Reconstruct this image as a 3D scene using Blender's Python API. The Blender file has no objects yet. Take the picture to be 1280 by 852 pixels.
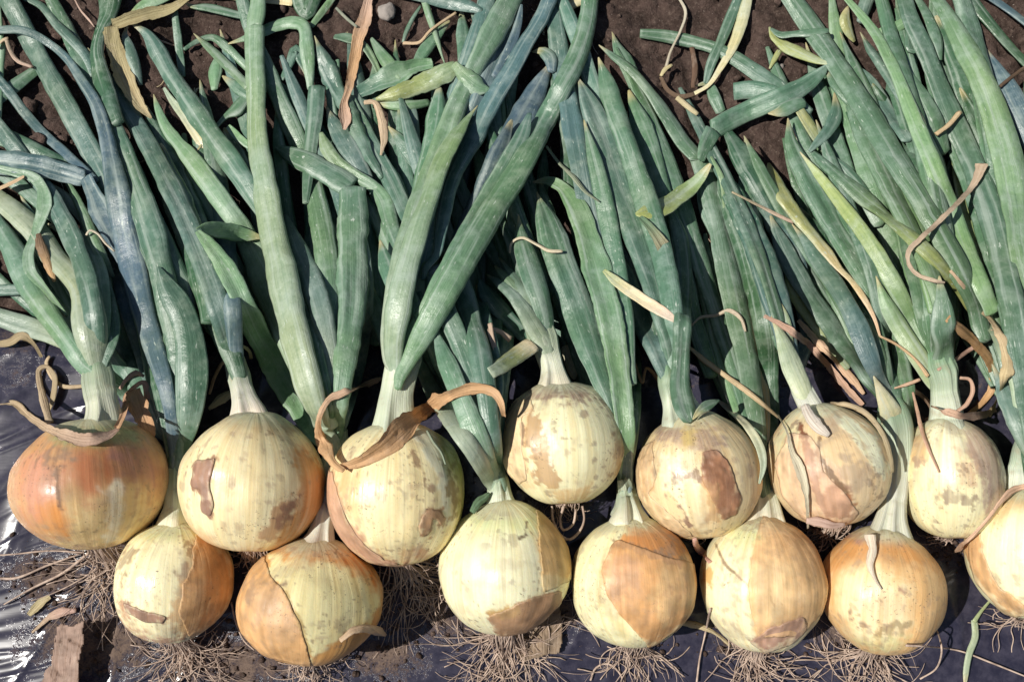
import bpy, math, random
import numpy as np
from mathutils import Vector

# ------------------------------------------------------------------ camera, sky, sun, exposure
S = bpy.context.scene
random.seed(7)
rng = np.random.default_rng(7)
F_PX = 1155.0                       # focal length in photo pixels (photo is 1280 x 852)
TILT = math.radians(13.0)           # camera leans back from straight down
DIST = 0.563
AIM = np.array([0.0, 0.0, 0.0])
cam_d = bpy.data.cameras.new('camera')
cam = bpy.data.objects.new('camera', cam_d)
S.collection.objects.link(cam)
CAM = AIM + DIST * np.array([0.0, -math.sin(TILT), math.cos(TILT)])
cam.location = CAM
cam.rotation_euler = (TILT, 0, 0)
cam_d.sensor_width = 36.0
cam_d.lens = 36.0 * F_PX / 1280.0
cam_d.clip_start = 0.01
cam_d.clip_end = 500.0
S.camera = cam

SUN_EL = math.radians(53.0)
SUN_AZ = math.radians(188.0)        # direction towards the sun, counter-clockwise from +X
world = bpy.data.worlds.new("World")
S.world = world
world.use_nodes = True
wn, wl = world.node_tree.nodes, world.node_tree.links
wn.clear()
wo = wn.new('ShaderNodeOutputWorld'); wb = wn.new('ShaderNodeBackground'); sk = wn.new('ShaderNodeTexSky')
sk.sky_type = 'NISHITA'; sk.sun_disc = False
sk.sun_elevation = SUN_EL
sk.sun_rotation = math.radians(90.0) - SUN_AZ
wb.inputs['Strength'].default_value = 0.05
wl.new(sk.outputs[0], wb.inputs[0]); wl.new(wb.outputs[0], wo.inputs[0])
sun_d = bpy.data.lights.new('sun', 'SUN')
sun_d.energy = 4.9
sun_d.angle = math.radians(0.5)
sun_d.color = (1.0, 0.955, 0.88)
sun = bpy.data.objects.new('sun', sun_d)
S.collection.objects.link(sun)
sdir = Vector((math.cos(SUN_EL) * math.cos(SUN_AZ), math.cos(SUN_EL) * math.sin(SUN_AZ), math.sin(SUN_EL)))
sun.rotation_euler = sdir.to_track_quat('Z', 'Y').to_euler()
sun.location = (-1, 0, 2)
S.view_settings.view_transform = 'Standard'
S.view_settings.look = 'None'
S.view_settings.gamma = 1.0
S.view_settings.exposure = 0.04
S.cycles.max_bounces = 5
S.cycles.use_denoising = True

# ------------------------------------------------------------------ pixel <-> place
ct, st = math.cos(TILT), math.sin(TILT)
R_ = np.array([1.0, 0, 0]); U_ = np.array([0, ct, st]); Fw = np.array([0, st, -ct])

def place(px, py, z):
    """points of the world that lie at height z on the sight lines through photo pixels"""
    px = np.asarray(px, float); py = np.asarray(py, float); z = np.asarray(z, float)
    a = (px - 640.0) / F_PX; b = -(py - 426.0) / F_PX
    d = a[..., None] * R_ + b[..., None] * U_ + Fw
    t = (z - CAM[2]) / d[..., 2]
    return CAM + d * t[..., None]

def depth(P):
    return (P - CAM) @ Fw

def project(P):
    d = P - CAM
    w = d @ Fw
    return 640 + F_PX * (d @ R_) / w, 426 - F_PX * (d @ U_) / w

# ------------------------------------------------------------------ noise
def _h(ix, iy, iz, seed):
    n = (ix * 374761393 + iy * 668265263 + iz * 2147483647 + seed * 974711) & 0xFFFFFFFF
    n = ((n ^ (n >> 13)) * 1274126177) & 0xFFFFFFFF
    n = n ^ (n >> 16)
    return (n & 0xFFFF) / 65535.0

def vnoise(P, seed=0):
    P = np.asarray(P, float)
    i = np.floor(P).astype(np.int64); f = P - i; f = f * f * (3 - 2 * f)
    r = 0
    for dx in (0, 1):
        wx = f[..., 0] if dx else 1 - f[..., 0]
        for dy in (0, 1):
            wy = f[..., 1] if dy else 1 - f[..., 1]
            for dz in (0, 1):
                wz = f[..., 2] if dz else 1 - f[..., 2]
                r = r + wx * wy * wz * _h(i[..., 0] + dx, i[..., 1] + dy, i[..., 2] + dz, seed)
    return r * 2 - 1

ROT = np.array([[.36, .48, -.8], [-.8, .60, 0], [.48, .64, .6]])
def fbm(P, seed=0, o=4):
    r = 0; a = 1.0; t = 0
    for k in range(o):
        r = r + a * vnoise(P * 2 ** k + k * 5.3, seed + k); t += a; a *= .5; P = P @ ROT
    return r / t

def sstep(a, b, x):
    t = np.clip((x - a) / (b - a), 0, 1)
    return t * t * (3 - 2 * t)

def xyz(x, y, z=0.0):
    return np.stack([x, y, np.broadcast_to(z, np.shape(x)) + 0 * x], -1)

# ------------------------------------------------------------------ objects
def link(o):
    S.collection.objects.link(o); return o

def make_mesh(name, V, Q, mat, parent=None, col=None, uv=None, smooth=True, tri=None):
    """Q: (n,4) quads, tri: (m,3) triangles"""
    me = bpy.data.meshes.new(name)
    V = np.asarray(V, np.float32)
    off = np.array(parent.location, np.float32) if parent is not None and parent.type == 'EMPTY' else None
    if parent is not None and parent.type != 'EMPTY':
        off = np.array(parent.parent.location, np.float32) if parent.parent else None
    if off is not None: V = V - off
    Q = np.asarray(Q, np.int32).reshape(-1, 4)
    tri = np.zeros((0, 3), np.int32) if tri is None else np.asarray(tri, np.int32).reshape(-1, 3)
    me.vertices.add(len(V)); me.vertices.foreach_set('co', V.ravel())
    nl = Q.size + tri.size
    me.loops.add(nl)
    li = np.concatenate([Q.ravel(), tri.ravel()]).astype(np.int32)
    me.loops.foreach_set('vertex_index', li)
    me.polygons.add(len(Q) + len(tri))
    ls = np.concatenate([np.arange(len(Q)) * 4, Q.size + np.arange(len(tri)) * 3]).astype(np.int32)
    me.polygons.foreach_set('loop_start', ls)
    me.update(calc_edges=True)
    if smooth: me.polygons.foreach_set('use_smooth', np.ones(len(me.polygons), bool))
    if col is not None:
        at = me.color_attributes.new('Col', 'FLOAT_COLOR', 'POINT')
        c = np.ones((len(V), 4), np.float32); c[:, :3] = np.clip(col, 0, 1)
        at.data.foreach_set('color', c.ravel())
    if uv is not None:
        ul = me.uv_layers.new(name='UVMap')
        ul.data.foreach_set('uv', np.asarray(uv, np.float32)[li].ravel())
    me.materials.append(mat)
    me.validate()
    o = link(bpy.data.objects.new(name, me))
    if parent is not None: o.parent = parent
    return o

def tag(o, label=None, cat=None, group=None, kind=None):
    if label: o['label'] = label
    if cat: o['category'] = cat
    if group: o['group'] = group
    if kind: o['kind'] = kind
    return o

def join(parts):
    """(V,Q,T,col,uv) tuples -> one"""
    Vs, Qs, Ts, Cs, Us = [], [], [], [], []; n = 0
    for V, Q, T, C, U in parts:
        Vs.append(V); Qs.append(np.asarray(Q, int).reshape(-1, 4) + n)
        Ts.append(np.asarray(T, int).reshape(-1, 3) + n); Cs.append(C); Us.append(U); n += len(V)
    return np.concatenate(Vs), np.concatenate(Qs), np.concatenate(Ts), np.concatenate(Cs), np.concatenate(Us)

# ------------------------------------------------------------------ materials
class NT:
    def __init__(s, name):
        s.m = bpy.data.materials.new(name); s.m.use_nodes = True
        s.n = s.m.node_tree.nodes; s.l = s.m.node_tree.links; s.n.clear()
        s.out = s.n.new('ShaderNodeOutputMaterial'); s.b = s.n.new('ShaderNodeBsdfPrincipled')
        s.l.new(s.b.outputs[0], s.out.inputs[0])
    def node(s, t, **k):
        x = s.n.new(t)
        for a, v in k.items():
            if a.startswith('i_'): x.inputs[a[2:].replace('_', ' ')].default_value = v
            else: setattr(x, a, v)
        return x
    def noise(s, vec, scale, detail=3, rough=.5, sx=None):
        if sx is not None:
            mp = s.node('ShaderNodeMapping'); mp.inputs['Scale'].default_value = sx
            s.l.new(vec, mp.inputs['Vector']); vec = mp.outputs[0]
        x = s.node('ShaderNodeTexNoise'); x.inputs['Scale'].default_value = scale
        x.inputs['Detail'].default_value = detail; x.inputs['Roughness'].default_value = rough
        s.l.new(vec, x.inputs['Vector']); return x.outputs['Fac']
    def ramp(s, v, a, b, va=0.0, vb=1.0):
        x = s.node('ShaderNodeMapRange'); x.interpolation_type = 'SMOOTHSTEP'
        x.inputs['From Min'].default_value = a; x.inputs['From Max'].default_value = b
        x.inputs['To Min'].default_value = va; x.inputs['To Max'].default_value = vb
        s.l.new(v, x.inputs['Value']); return x.outputs[0]
    def math(s, op, a, b):
        x = s.node('ShaderNodeMath', operation=op)
        for i, v in enumerate((a, b)):
            if isinstance(v, (int, float)): x.inputs[i].default_value = v
            else: s.l.new(v, x.inputs[i])
        return x.outputs[0]
    def mix(s, f, a, b, mode='MIX'):
        x = s.node('ShaderNodeMix', data_type='RGBA', blend_type=mode)
        for sock, v in ((x.inputs[0], f), (x.inputs[6], a), (x.inputs[7], b)):
            if isinstance(v, (int, float)): sock.default_value = v
            elif isinstance(v, tuple): sock.default_value = (*v, 1) if len(v) == 3 else v
            else: s.l.new(v, sock)
        return x.outputs[2]
    def bump(s, h, dist, strength=1.0, prev=None):
        x = s.node('ShaderNodeBump'); x.inputs['Distance'].default_value = dist
        x.inputs['Strength'].default_value = strength
        s.l.new(h, x.inputs['Height'])
        if prev is not None: s.l.new(prev, x.inputs['Normal'])
        return x.outputs[0]
    def put(s, k, v):
        if isinstance(v, (int, float, tuple)): s.b.inputs[k].default_value = v
        else: s.l.new(v, s.b.inputs[k])

def mat_leaf():
    t = NT('onion leaf')
    col = t.node('ShaderNodeAttribute', attribute_name='Col').outputs['Color']
    uv = t.node('ShaderNodeUVMap', uv_map='UVMap').outputs[0]
    geo = t.node('ShaderNodeNewGeometry').outputs['Position']
    # UV: x in metres round the leaf, y in metres along it
    streak = t.noise(uv, 1.0, 4, .6, (1100, 26, 1))
    veins = t.noise(uv, 1.0, 2, .5, (2600, 10, 1))
    mott = t.noise(geo, 95, 5, .62)
    big = t.noise(geo, 14, 3, .5)
    c = t.mix(t.ramp(streak, .38, .66, 0, .50), col, t.mix(1.0, col, (.58, .66, .66), 'MULTIPLY'))
    c = t.mix(t.ramp(mott, .44, .66, 0, .60), c, t.mix(.40, col, (.42, .50, .47)))
    c = t.mix(t.ramp(t.noise(geo, 330, 4, .7), .46, .66, 0, .40), c, t.mix(1.0, c, (.62, .72, .62), 'MULTIPLY'))
    c = t.mix(t.ramp(big, .38, .66, 0, .55), c, t.mix(1.0, c, (.98, .92, .60), 'MULTIPLY'))
    # pale waxy bloom in long soft bands, strengthened to paint highlights too
    bl = t.noise(uv, 1.0, 3, .55, (330, 9, 1))
    c = t.mix(t.ramp(bl, .50, .70, 0, .62), c, t.mix(.30, (.47, .54, .47), col))
    c = t.mix(t.ramp(bl, .46, .30, 0, .45), c, t.mix(1.0, c, (.60, .70, .64), 'MULTIPLY'))
    # whitish dashes and thrips marks running with the leaf
    fl = t.noise(uv, 1.0, 2, .5, (900, 170, 1))
    msk = t.ramp(t.noise(geo, 55, 3, .6), .46, .60)
    fle = t.math('MULTIPLY', t.ramp(fl, .62, .72, 0, .85), msk)
    c = t.mix(fle, c, (.50, .56, .48))
    # dust specks
    sp = t.noise(geo, 900, 2, .5)
    c = t.mix(t.ramp(sp, .68, .78, 0, .35), c, (.22, .20, .15))
    t.put('Base Color', c)
    t.put('Roughness', t.ramp(mott, .3, .7, .30, .52))
    t.put('Specular IOR Level', .55)
    t.put('Subsurface Weight', .0)
    h = t.math('ADD', t.math('MULTIPLY', veins, .6), t.math('MULTIPLY', streak, .6))
    b1 = t.bump(h, .00035, .7)
    b2 = t.bump(mott, .0016, .6, b1)
    t.put('Normal', b2)
    return t.m

def mat_dry():
    t = NT('dry onion leaf')
    col = t.node('ShaderNodeAttribute', attribute_name='Col').outputs['Color']
    uv = t.node('ShaderNodeUVMap', uv_map='UVMap').outputs[0]
    geo = t.node('ShaderNodeNewGeometry').outputs['Position']
    streak = t.noise(uv, 1.0, 4, .6, (1500, 30, 1))
    mott = t.noise(geo, 120, 4, .6)
    c = t.mix(t.ramp(streak, .38, .68, 0, .55), col, t.mix(1.0, col, (.62, .52, .44), 'MULTIPLY'))
    c = t.mix(t.ramp(mott, .5, .7, 0, .4), c, t.mix(.5, col, (.75, .62, .5)))
    c = t.mix(t.ramp(t.noise(geo, 500, 3, .5), .64, .74, 0, .35), c, (.12, .07, .045))
    t.put('Base Color', c); t.put('Roughness', .7); t.put('Specular IOR Level', .25)
    t.put('Normal', t.bump(streak, .0008, 1.0, t.bump(mott, .0014, .7)))
    tr = t.node('ShaderNodeBsdfTranslucent'); t.l.new(c, tr.inputs['Color'])
    mx = t.node('ShaderNodeMixShader'); mx.inputs[0].default_value = .28
    t.l.new(t.b.outputs[0], mx.inputs[1]); t.l.new(tr.outputs[0], mx.inputs[2]); t.l.new(mx.outputs[0], t.out.inputs[0])
    return t.m

def mat_bulb(name, gloss=.27):
    t = NT(name)
    col = t.node('ShaderNodeAttribute', attribute_name='Col').outputs['Color']
    uv = t.node('ShaderNodeUVMap', uv_map='UVMap').outputs[0]
    geo = t.node('ShaderNodeNewGeometry').outputs['Position']
    fine = t.noise(uv, 1.0, 3, .6, (230, 2.0, 1))
    wide = t.noise(uv, 1.0, 3, .5, (60, 1.5, 1))
    mott = t.noise(geo, 140, 5, .62)
    c = t.mix(t.ramp(fine, .42, .70, 0, .22), col, t.mix(1.0, col, (.86, .76, .58), 'MULTIPLY'))
    c = t.mix(t.ramp(wide, .42, .72, 0, .28), c, t.mix(1.0, col, (.93, .80, .58), 'MULTIPLY'))
    c = t.mix(t.ramp(mott, .52, .72, 0, .30), c, t.mix(1.0, col, (.80, .70, .58), 'MULTIPLY'))
    # soil specks in drifts
    drift = t.ramp(t.noise(geo, 38, 3, .6), .50, .64)
    sp = t.ramp(t.noise(geo, 620, 3, .6), .60, .70, 0, .8)
    c = t.mix(t.math('MULTIPLY', drift, sp), c, (.16, .10, .065))
    sm = t.ramp(t.noise(geo, 210, 4, .65), .62, .74, 0, .5)
    c = t.mix(t.math('MULTIPLY', drift, sm), c, (.27, .19, .12))
    t.put('Base Color', c)
    t.put('Roughness', t.ramp(mott, .3, .7, gloss, gloss + .2))
    t.put('Specular IOR Level', .45)
    t.put('Subsurface Weight', .12); t.put('Subsurface Radius', (.006, .004, .002)); t.put('Subsurface Scale', .6)
    b = t.bump(fine, .00022, .5, t.bump(mott, .0006, .45, t.bump(wide, .0006, .5)))
    t.put('Normal', b)
    return t.m

def mat_root():
    t = NT('onion root')
    geo = t.node('ShaderNodeNewGeometry').outputs['Position']
    n = t.noise(geo, 160, 3, .6)
    t.put('Base Color', t.mix(t.ramp(n, .35, .65), (.58, .45, .36), (.34, .25, .20)))
    t.put('Roughness', .8); t.put('Specular IOR Level', .2)
    return t.m

def mat_soil(name='soil', k=1.0):
    t = NT(name)
    geo = t.node('ShaderNodeNewGeometry').outputs['Position']
    a = t.noise(geo, 60, 6, .65); b = t.noise(geo, 420, 5, .7)
    c = t.mix(t.ramp(a, .3, .7), (.036 * k, .024 * k, .019 * k), (.105 * k, .070 * k, .058 * k))
    c = t.mix(t.ramp(b, .45, .75, 0, .7), c, (.17 * k, .125 * k, .10 * k))
    c = t.mix(t.ramp(t.noise(geo, 900, 2, .5), .70, .76, 0, .8), c, (.42, .36, .30))
    t.put('Base Color', c); t.put('Roughness', .92); t.put('Specular IOR Level', .15)
    t.put('Normal', t.bump(b, .0022, .9, t.bump(a, .004, .7)))
    return t.m

def mat_film():
    t = NT('black mulch film')
    geo = t.node('ShaderNodeNewGeometry').outputs['Position']
    dirt = t.node('ShaderNodeAttribute', attribute_name='Col').outputs['Color']
    sep = t.node('ShaderNodeSeparateColor'); t.l.new(dirt, sep.inputs[0])
    d0 = sep.outputs[0]
    n1 = t.noise(geo, 130, 6, .7); n2 = t.noise(geo, 700, 4, .7)
    dd = t.math('ADD', d0, t.math('MULTIPLY', t.math('SUBTRACT', n1, .5), 1.3))
    dd = t.math('ADD', dd, t.math('MULTIPLY', t.math('SUBTRACT', n2, .5), .9))
    dm = t.ramp(dd, .30, .75)
    film = t.mix(t.ramp(n1, .35, .7), (.024, .023, .040), (.056, .052, .076))  # bluish base carries sky reflection and haze as colour, besides dust
    soil = t.mix(n2, (.10, .068, .052), (.21, .155, .125))
    t.put('Base Color', t.mix(dm, film, soil))
    t.put('Roughness', t.ramp(dm, 0, .10, .19, .85))
    t.put('Specular IOR Level', t.ramp(dm, 0, .15, .7, .12))
    wr = t.noise(geo, 1.0, 2, .5, (40, 260, 60))
    b = t.bump(wr, .0002, .3, t.bump(t.math('MULTIPLY', dm, n2), .0010, .5))
    t.put('Normal', b)
    return t.m

M_LEAF = mat_leaf(); M_DRY = mat_dry(); M_BULB = mat_bulb('onion bulb'); M_SKIN = mat_bulb('onion outer skin', .42)
M_ROOT = mat_root(); M_SOIL = mat_soil(); M_CLOD = mat_soil('soil clod', 1.25); M_FILM = mat_film()

# ------------------------------------------------------------------ ground: soil and mulch film
def warp_axis(n, a, b, far):
    """n samples, dense on [a,b], then stretching out to +-far"""
    core = np.linspace(a, b, n)
    ex = np.array([.03, .08, .2, .5, 1.2, 3, 8, 20, far])
    return np.concatenate([(a - ex)[::-1], core, b + ex])

def grid(xs, ys):
    X, Y = np.meshgrid(xs, ys); nx, ny = len(xs), len(ys)
    i = np.arange(nx * ny).reshape(ny, nx)
    Q = np.stack([i[:-1, :-1], i[:-1, 1:], i[1:, 1:], i[1:, :-1]], -1).reshape(-1, 4)
    return X.ravel(), Y.ravel(), Q

FILM_EDGE = float(place(np.array(640.), np.array(425.), np.array(0.))[1])
def soil_h(x, y):
    h = .012 * fbm(xyz(x, y) * 16, 3, 3) + .010 * np.abs(fbm(xyz(x, y) * 55, 9, 4)) + .0025 * fbm(xyz(x, y) * 200, 19, 3)
    h = h - .004
    return np.where(y < FILM_EDGE + .02, -.022, h) * 1.0 + np.where((y > FILM_EDGE - .02) & (y < FILM_EDGE + .02), .006, 0)

xs = warp_axis(460, -.50, .50, 60); ys = warp_axis(300, FILM_EDGE - .03, .46, 60)
X, Y, Q = grid(xs, ys)
o = make_mesh('soil', np.stack([X, Y, soil_h(X, Y)], 1), Q, M_SOIL)
tag(o, 'dark brown crumbly field soil behind the black film', kind='structure')

def film_h(x, y):
    u = x * math.cos(.15) + y * math.sin(.15); v = -x * math.sin(.15) + y * math.cos(.15)
    wv = fbm(xyz(x, y) * 9, 31, 3)
    def fold(f, g, s, k):
        q = vnoise(xyz(u * f + wv * .6, v * g + wv * k, 0 * u), s)
        return (1 - np.sqrt(q * q + .0008)) ** 9
    u2 = x * math.cos(1.05) + y * math.sin(1.05); v2 = -x * math.sin(1.05) + y * math.cos(1.05)
    q3 = vnoise(xyz(u2 * 7, v2 * 44 + wv * 2, 0 * u), 8)
    left = sstep(.02, -.22, x)
    h = .0015 * fold(5, 60, 5, 2.2) * (.35 + .4 * left) + .0008 * fold(9, 120, 6, 3.5) * (.35 + .6 * left) + .0013 * (1 - np.sqrt(q3 * q3 + .001)) ** 8 + .003 * wv
    return h

xs = warp_axis(520, -.42, .42, 30)
y0 = float(place(np.array(640.), np.array(880.), np.array(0.))[1])
ycore = np.linspace(y0 - .03, FILM_EDGE + .012, 260)
ys = np.concatenate([y0 - .03 - np.array([.03, .1, .3, .6])[::-1], ycore])
X, Y, Q = grid(xs, ys)
Z = film_h(X, Y)
edge = sstep(FILM_EDGE - .012, FILM_EDGE + .012, Y + .004 * vnoise(xyz(X, Y) * 30, 2))
Z = Z * (1 - edge) + edge * (-.010)
far = sstep(y0 - .1, y0 - .5, Y); Z -= far * .12
DIRT = [(120, 800, 90), (60, 720, 60), (300, 830, 90), (560, 760, 75), (480, 820, 60), (800, 800, 30), (1240, 655, 45), (700, 760, 50), (1060, 790, 60), (930, 800, 50), (160, 690, 60), (1180, 690, 30)]
D = np.zeros(len(X)) + .13
fx, fy = project(np.stack([X, Y, Z], 1))
for (a, b, r) in DIRT:
    D = np.maximum(D, .66 * np.exp(-(((fx - a) / r) ** 2 + ((fy - b) / (r * .6)) ** 2)))
D += .24 * fbm(xyz(X, Y) * 12, 77, 3) + np.where(Y > FILM_EDGE - .03, .15, 0)
o = make_mesh('mulch_film', np.stack([X, Y, Z], 1), Q, M_FILM, col=np.stack([np.clip(D, 0, 1)] * 3, 1))
tag(o, 'wrinkled glossy black plastic mulch film under the onion bulbs', kind='structure')

# ------------------------------------------------------------------ the pile: a height map that things are laid on
HX0, HY0, HC = -.62, -.45, .002
HN = (620, 620)
bulbs_h = np.zeros(HN)
_gx, _gy = np.meshgrid(HX0 + HC * (np.arange(HN[0]) + .5), HY0 + HC * (np.arange(HN[1]) + .5), indexing='ij')
heap = np.where(_gy > FILM_EDGE + .01, soil_h(_gx, _gy) + .0015, .0015)

def cell(P):
    return (np.clip(((P[..., 0] - HX0) / HC).astype(int), 0, HN[0] - 1), np.clip(((P[..., 1] - HY0) / HC).astype(int), 0, HN[1] - 1))

def catmull(P, step):
    """P (n,k), first two columns are pixels; centripetal-ish resample"""
    P = np.asarray(P, float)
    if len(P) < 3:
        n = max(3, int(np.hypot(*(P[1] - P[0])[:2]) / step)); t = np.linspace(0, 1, n)[:, None]
        return P[0] * (1 - t) + P[1] * t
    E = np.vstack([2 * P[0] - P[1], P, 2 * P[-1] - P[-2]]); out = []
    for i in range(1, len(E) - 2):
        p0, p1, p2, p3 = E[i - 1:i + 3]
        L = np.hypot(*(p2 - p1)[:2]); n = max(2, int(L / step))
        d = [max(1e-3, np.hypot(*(b - a)[:2])) ** .5 for a, b in ((p0, p1), (p1, p2), (p2, p3))]
        t0, t1, t2, t3 = 0, d[0], d[0] + d[1], sum(d)
        t = np.linspace(t1, t2, n, endpoint=False)[:, None]
        A1 = (t1 - t) / (t1 - t0) * p0 + (t - t0) / (t1 - t0) * p1
        A2 = (t2 - t) / (t2 - t1) * p1 + (t - t1) / (t2 - t1) * p2
        A3 = (t3 - t) / (t3 - t2) * p2 + (t - t2) / (t3 - t2) * p3
        B1 = (t2 - t) / (t2 - t0) * A1 + (t - t0) / (t2 - t0) * A2
        B2 = (t3 - t) / (t3 - t1) * A2 + (t - t1) / (t3 - t1) * A3
        out.append((t2 - t) / (t2 - t1) * B1 + (t - t1) / (t2 - t1) * B2)
    out.append(P[-1:])
    return np.vstack(out)

def smooth1(z, k):
    if k < 1: return z
    w = np.hanning(2 * k + 3)[1:-1]; w /= w.sum()
    return np.convolve(np.pad(z, k, 'edge'), w, 'valid')

def maxf(z, k):
    p = np.pad(z, k, 'edge'); return np.max([p[i:i + len(z)] for i in range(2 * k + 1)], axis=0)

def lay(pts, thick, over=False, zend=None, zstart=None, lift=0.0, rest=.84):
    """pts (n,3): px,py,width px. Returns centre line P, widths W in metres, thickness H; updates the heap"""
    px, py, w = pts.T
    n = len(px); z = np.full(n, .02)
    for it in range(4):
        P = place(px, py, z); W = w * depth(P) / F_PX
        H = np.maximum(W * thick, .0007)
        T = np.gradient(P[:, :2], axis=0); T /= np.maximum(np.linalg.norm(T, axis=1), 1e-9)[:, None]
        N = np.stack([-T[:, 1], T[:, 0]], 1)
        base = np.full(n, -1.0)
        for q in (-.3, 0, .3):
            i, j = cell(P[:, :2] + N * (W * q)[:, None])
            b = heap[i, j]
            if over: b = np.maximum(b, bulbs_h[i, j])
            base = np.maximum(base, b)
        zz = base + H * rest / 2 + lift
        k = 4 if (over or thick < .2) else 11
        zz = smooth1(maxf(zz, 3 if k < 6 else 2), k)
        L = np.concatenate([[0], np.cumsum(np.linalg.norm(np.diff(P, axis=0), axis=1))])
        if zend is not None:
            f = sstep(.042, .004, L[-1] - L)
            zz = zz * (1 - f) + f * zend
        if zstart is not None:
            f = sstep(.05, 0, L); zz = zz * (1 - f) + f * zstart
        z = zz
    P = place(px, py, z); W = w * depth(P) / F_PX; H = np.maximum(W * thick, .0007)
    for q in np.linspace(-.42, .42, 7):
        for s in (0, .5):
            i, j = cell(P[:, :2] + N * (W * q)[:, None])
            np.maximum.at(heap, (i, j), z + H / 2 * rest * math.sqrt(1 - (q * 2) ** 2 * .9))
    return P, W, H, L

def tube(P, W, H, L, col, seed=0, nseg=14, groove=0.0, wob=.03, roll=0.0, cap=(0.25, 0.25), bend=0.0, flut=0.0, curl=0.0, fray=0.0, flf=120, roof=True, point=False):
    n = len(P)
    if point:
        k_ = (sstep(.011, .001, L) * .85)[:, None]; col = col * (1 - k_) + np.array((.55, .45, .24)) * k_
    T = np.gradient(P, axis=0); T /= np.maximum(np.linalg.norm(T, axis=1), 1e-9)[:, None]
    Sd = np.cross(T, [0, 0, 1.0]); Sd /= np.maximum(np.linalg.norm(Sd, axis=1), 1e-6)[:, None]
    Up = np.cross(Sd, T)
    rr = np.random.default_rng(int(seed * 977) % 100003)
    W = W.copy(); H = H.copy()
    if nseg >= 14:
        for q in range(rr.integers(1, 5)):
            l0 = rr.uniform(.1, .9) * L[-1]; g_ = np.exp(-((L - l0) / rr.uniform(.0012, .003)) ** 2) * rr.uniform(.2, .8)
            H = H * (1 - .38 * g_); W = W * (1 + .05 * g_)
    r = roll + .28 * vnoise(xyz(L * 14, np.full(n, seed * 3.1)), 3)
    Sr = Sd * np.cos(r)[:, None] + Up * np.sin(r)[:, None]; Ur = -Sd * np.sin(r)[:, None] + Up * np.cos(r)[:, None]
    th = np.linspace(0, 2 * math.pi, nseg, endpoint=False)
    cx, cy = np.cos(th), np.sin(th)
    if nseg == 20 and roof:
        p_ = rr.uniform(.9, 1.9); cy = np.where(cy > 0, np.abs(cy) ** p_, cy * .7); cx = cx + rr.uniform(-.38, .38) * np.clip(cy, 0, 1)
        for q in range(rr.integers(1, 4)):
            cy = cy - rr.uniform(.05, .20) * np.exp(-((th - rr.uniform(.5, 2.6)) / .16) ** 2)
    if point:
        f_ = np.clip(L / max(min(W.max() * 2.0, L[-1] * .45), 1e-4), 0, 1); f_ = .16 + .84 * f_ ** .7; W = W * f_; H = H * f_
    wv = 1 + wob * 2.4 * vnoise(xyz(L * 45, np.full(n, seed * 1.7)), 11) + wob * vnoise(xyz(L * 130, np.full(n, seed * 2.7)), 12)
    hv = 1 + .30 * vnoise(xyz(L * 30, np.full(n, seed * 5.7)), 13)
    A, B = np.meshgrid(np.arange(n), np.arange(nseg), indexing='ij')
    cxx = cx[B]; cyy = cy[B]
    if groove:
        cyy = cyy - groove * np.exp(-(cxx / .32) ** 2) * (cyy > -.2) * (1 + .6 * vnoise(xyz(L[A] * 25, A * 0. + seed), 21))
    if bend: cyy = cyy + bend * (cxx ** 2 - .5)
    if flut: cyy = cyy + flut * vnoise(xyz(L[A] * flf, cxx * (1.5 if flf > 60 else 5) + seed), 33)
    rad = 1 + wob * vnoise(xyz(L[A] * 60, cxx * 1.5 + seed, cyy * 1.5), 7)
    x = (W * wv)[A] / 2 * cxx * rad; y = (H * hv)[A] / 2 * cyy * rad
    if fray: x = x * (1 + fray * np.abs(cxx) ** 3 * vnoise(xyz(L[A] * 260, np.sign(cxx) * 3 + seed), 51) + fray * .7 * np.abs(cxx) ** 3 * vnoise(xyz(L[A] * 700, np.sign(cxx) * 3 + seed), 52))
    if curl: y = y + W[A] * (curl * (cxx ** 2 - .4) + abs(curl) * .55 * vnoise(xyz(L[A] * 75, cxx * 1.6 + seed), 53) + abs(curl) * .22 * vnoise(xyz(L[A] * 260, cxx * 3.5 + seed), 54))
    V = P[A] + Sr[A] * x[..., None] + Ur[A] * y[..., None]
    V = V.reshape(-1, 3)
    idx = np.arange(n * nseg).reshape(n, nseg); nx = np.roll(idx, -1, axis=1)
    Q = np.stack([idx[:-1], nx[:-1], nx[1:], idx[1:]], -1).reshape(-1, 4)
    per = (W.mean() + H.mean()) * 1.2
    u = np.broadcast_to(np.where(th > math.pi, 2 * math.pi - th, th) / math.pi * per, (n, nseg))
    uv = np.stack([u + seed * .37, np.broadcast_to(L[:, None], (n, nseg))], -1).reshape(-1, 2)
    C = np.broadcast_to(col[:, None, :], (n, nseg, 3)).reshape(-1, 3).copy()
    # caps: two centre vertices, slightly outside the last ring
    c0 = P[0] - T[0] * W[0] * cap[0]; c1 = P[-1] + T[-1] * W[-1] * cap[1]
    V = np.vstack([V, c0, c1]); C = np.vstack([C, C[0] * .8, C[-1]]); uv = np.vstack([uv, uv[0], uv[-1]])
    a, b = n * nseg, n * nseg + 1
    T0 = np.stack([nx[0], idx[0], np.full(nseg, a)], -1); T1 = np.stack([idx[-1], nx[-1], np.full(nseg, b)], -1)
    return V, Q, np.vstack([T0, T1]), C, uv

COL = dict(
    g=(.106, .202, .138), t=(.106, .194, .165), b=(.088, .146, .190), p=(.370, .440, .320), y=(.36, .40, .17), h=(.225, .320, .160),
    d=(.055, .130, .075), w=(.600, .620, .500), s=(.780, .640, .410), o=(.800, .530, .290), k=(.780, .570, .440),  # d: dark green, also paints shade on leaves lying deep
    z=(.98, .92, .76), l=(.190, .320, .190), e=(.80, .72, .56), q=(.56, .47, .27), n=(.23, .15, .10))

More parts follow.
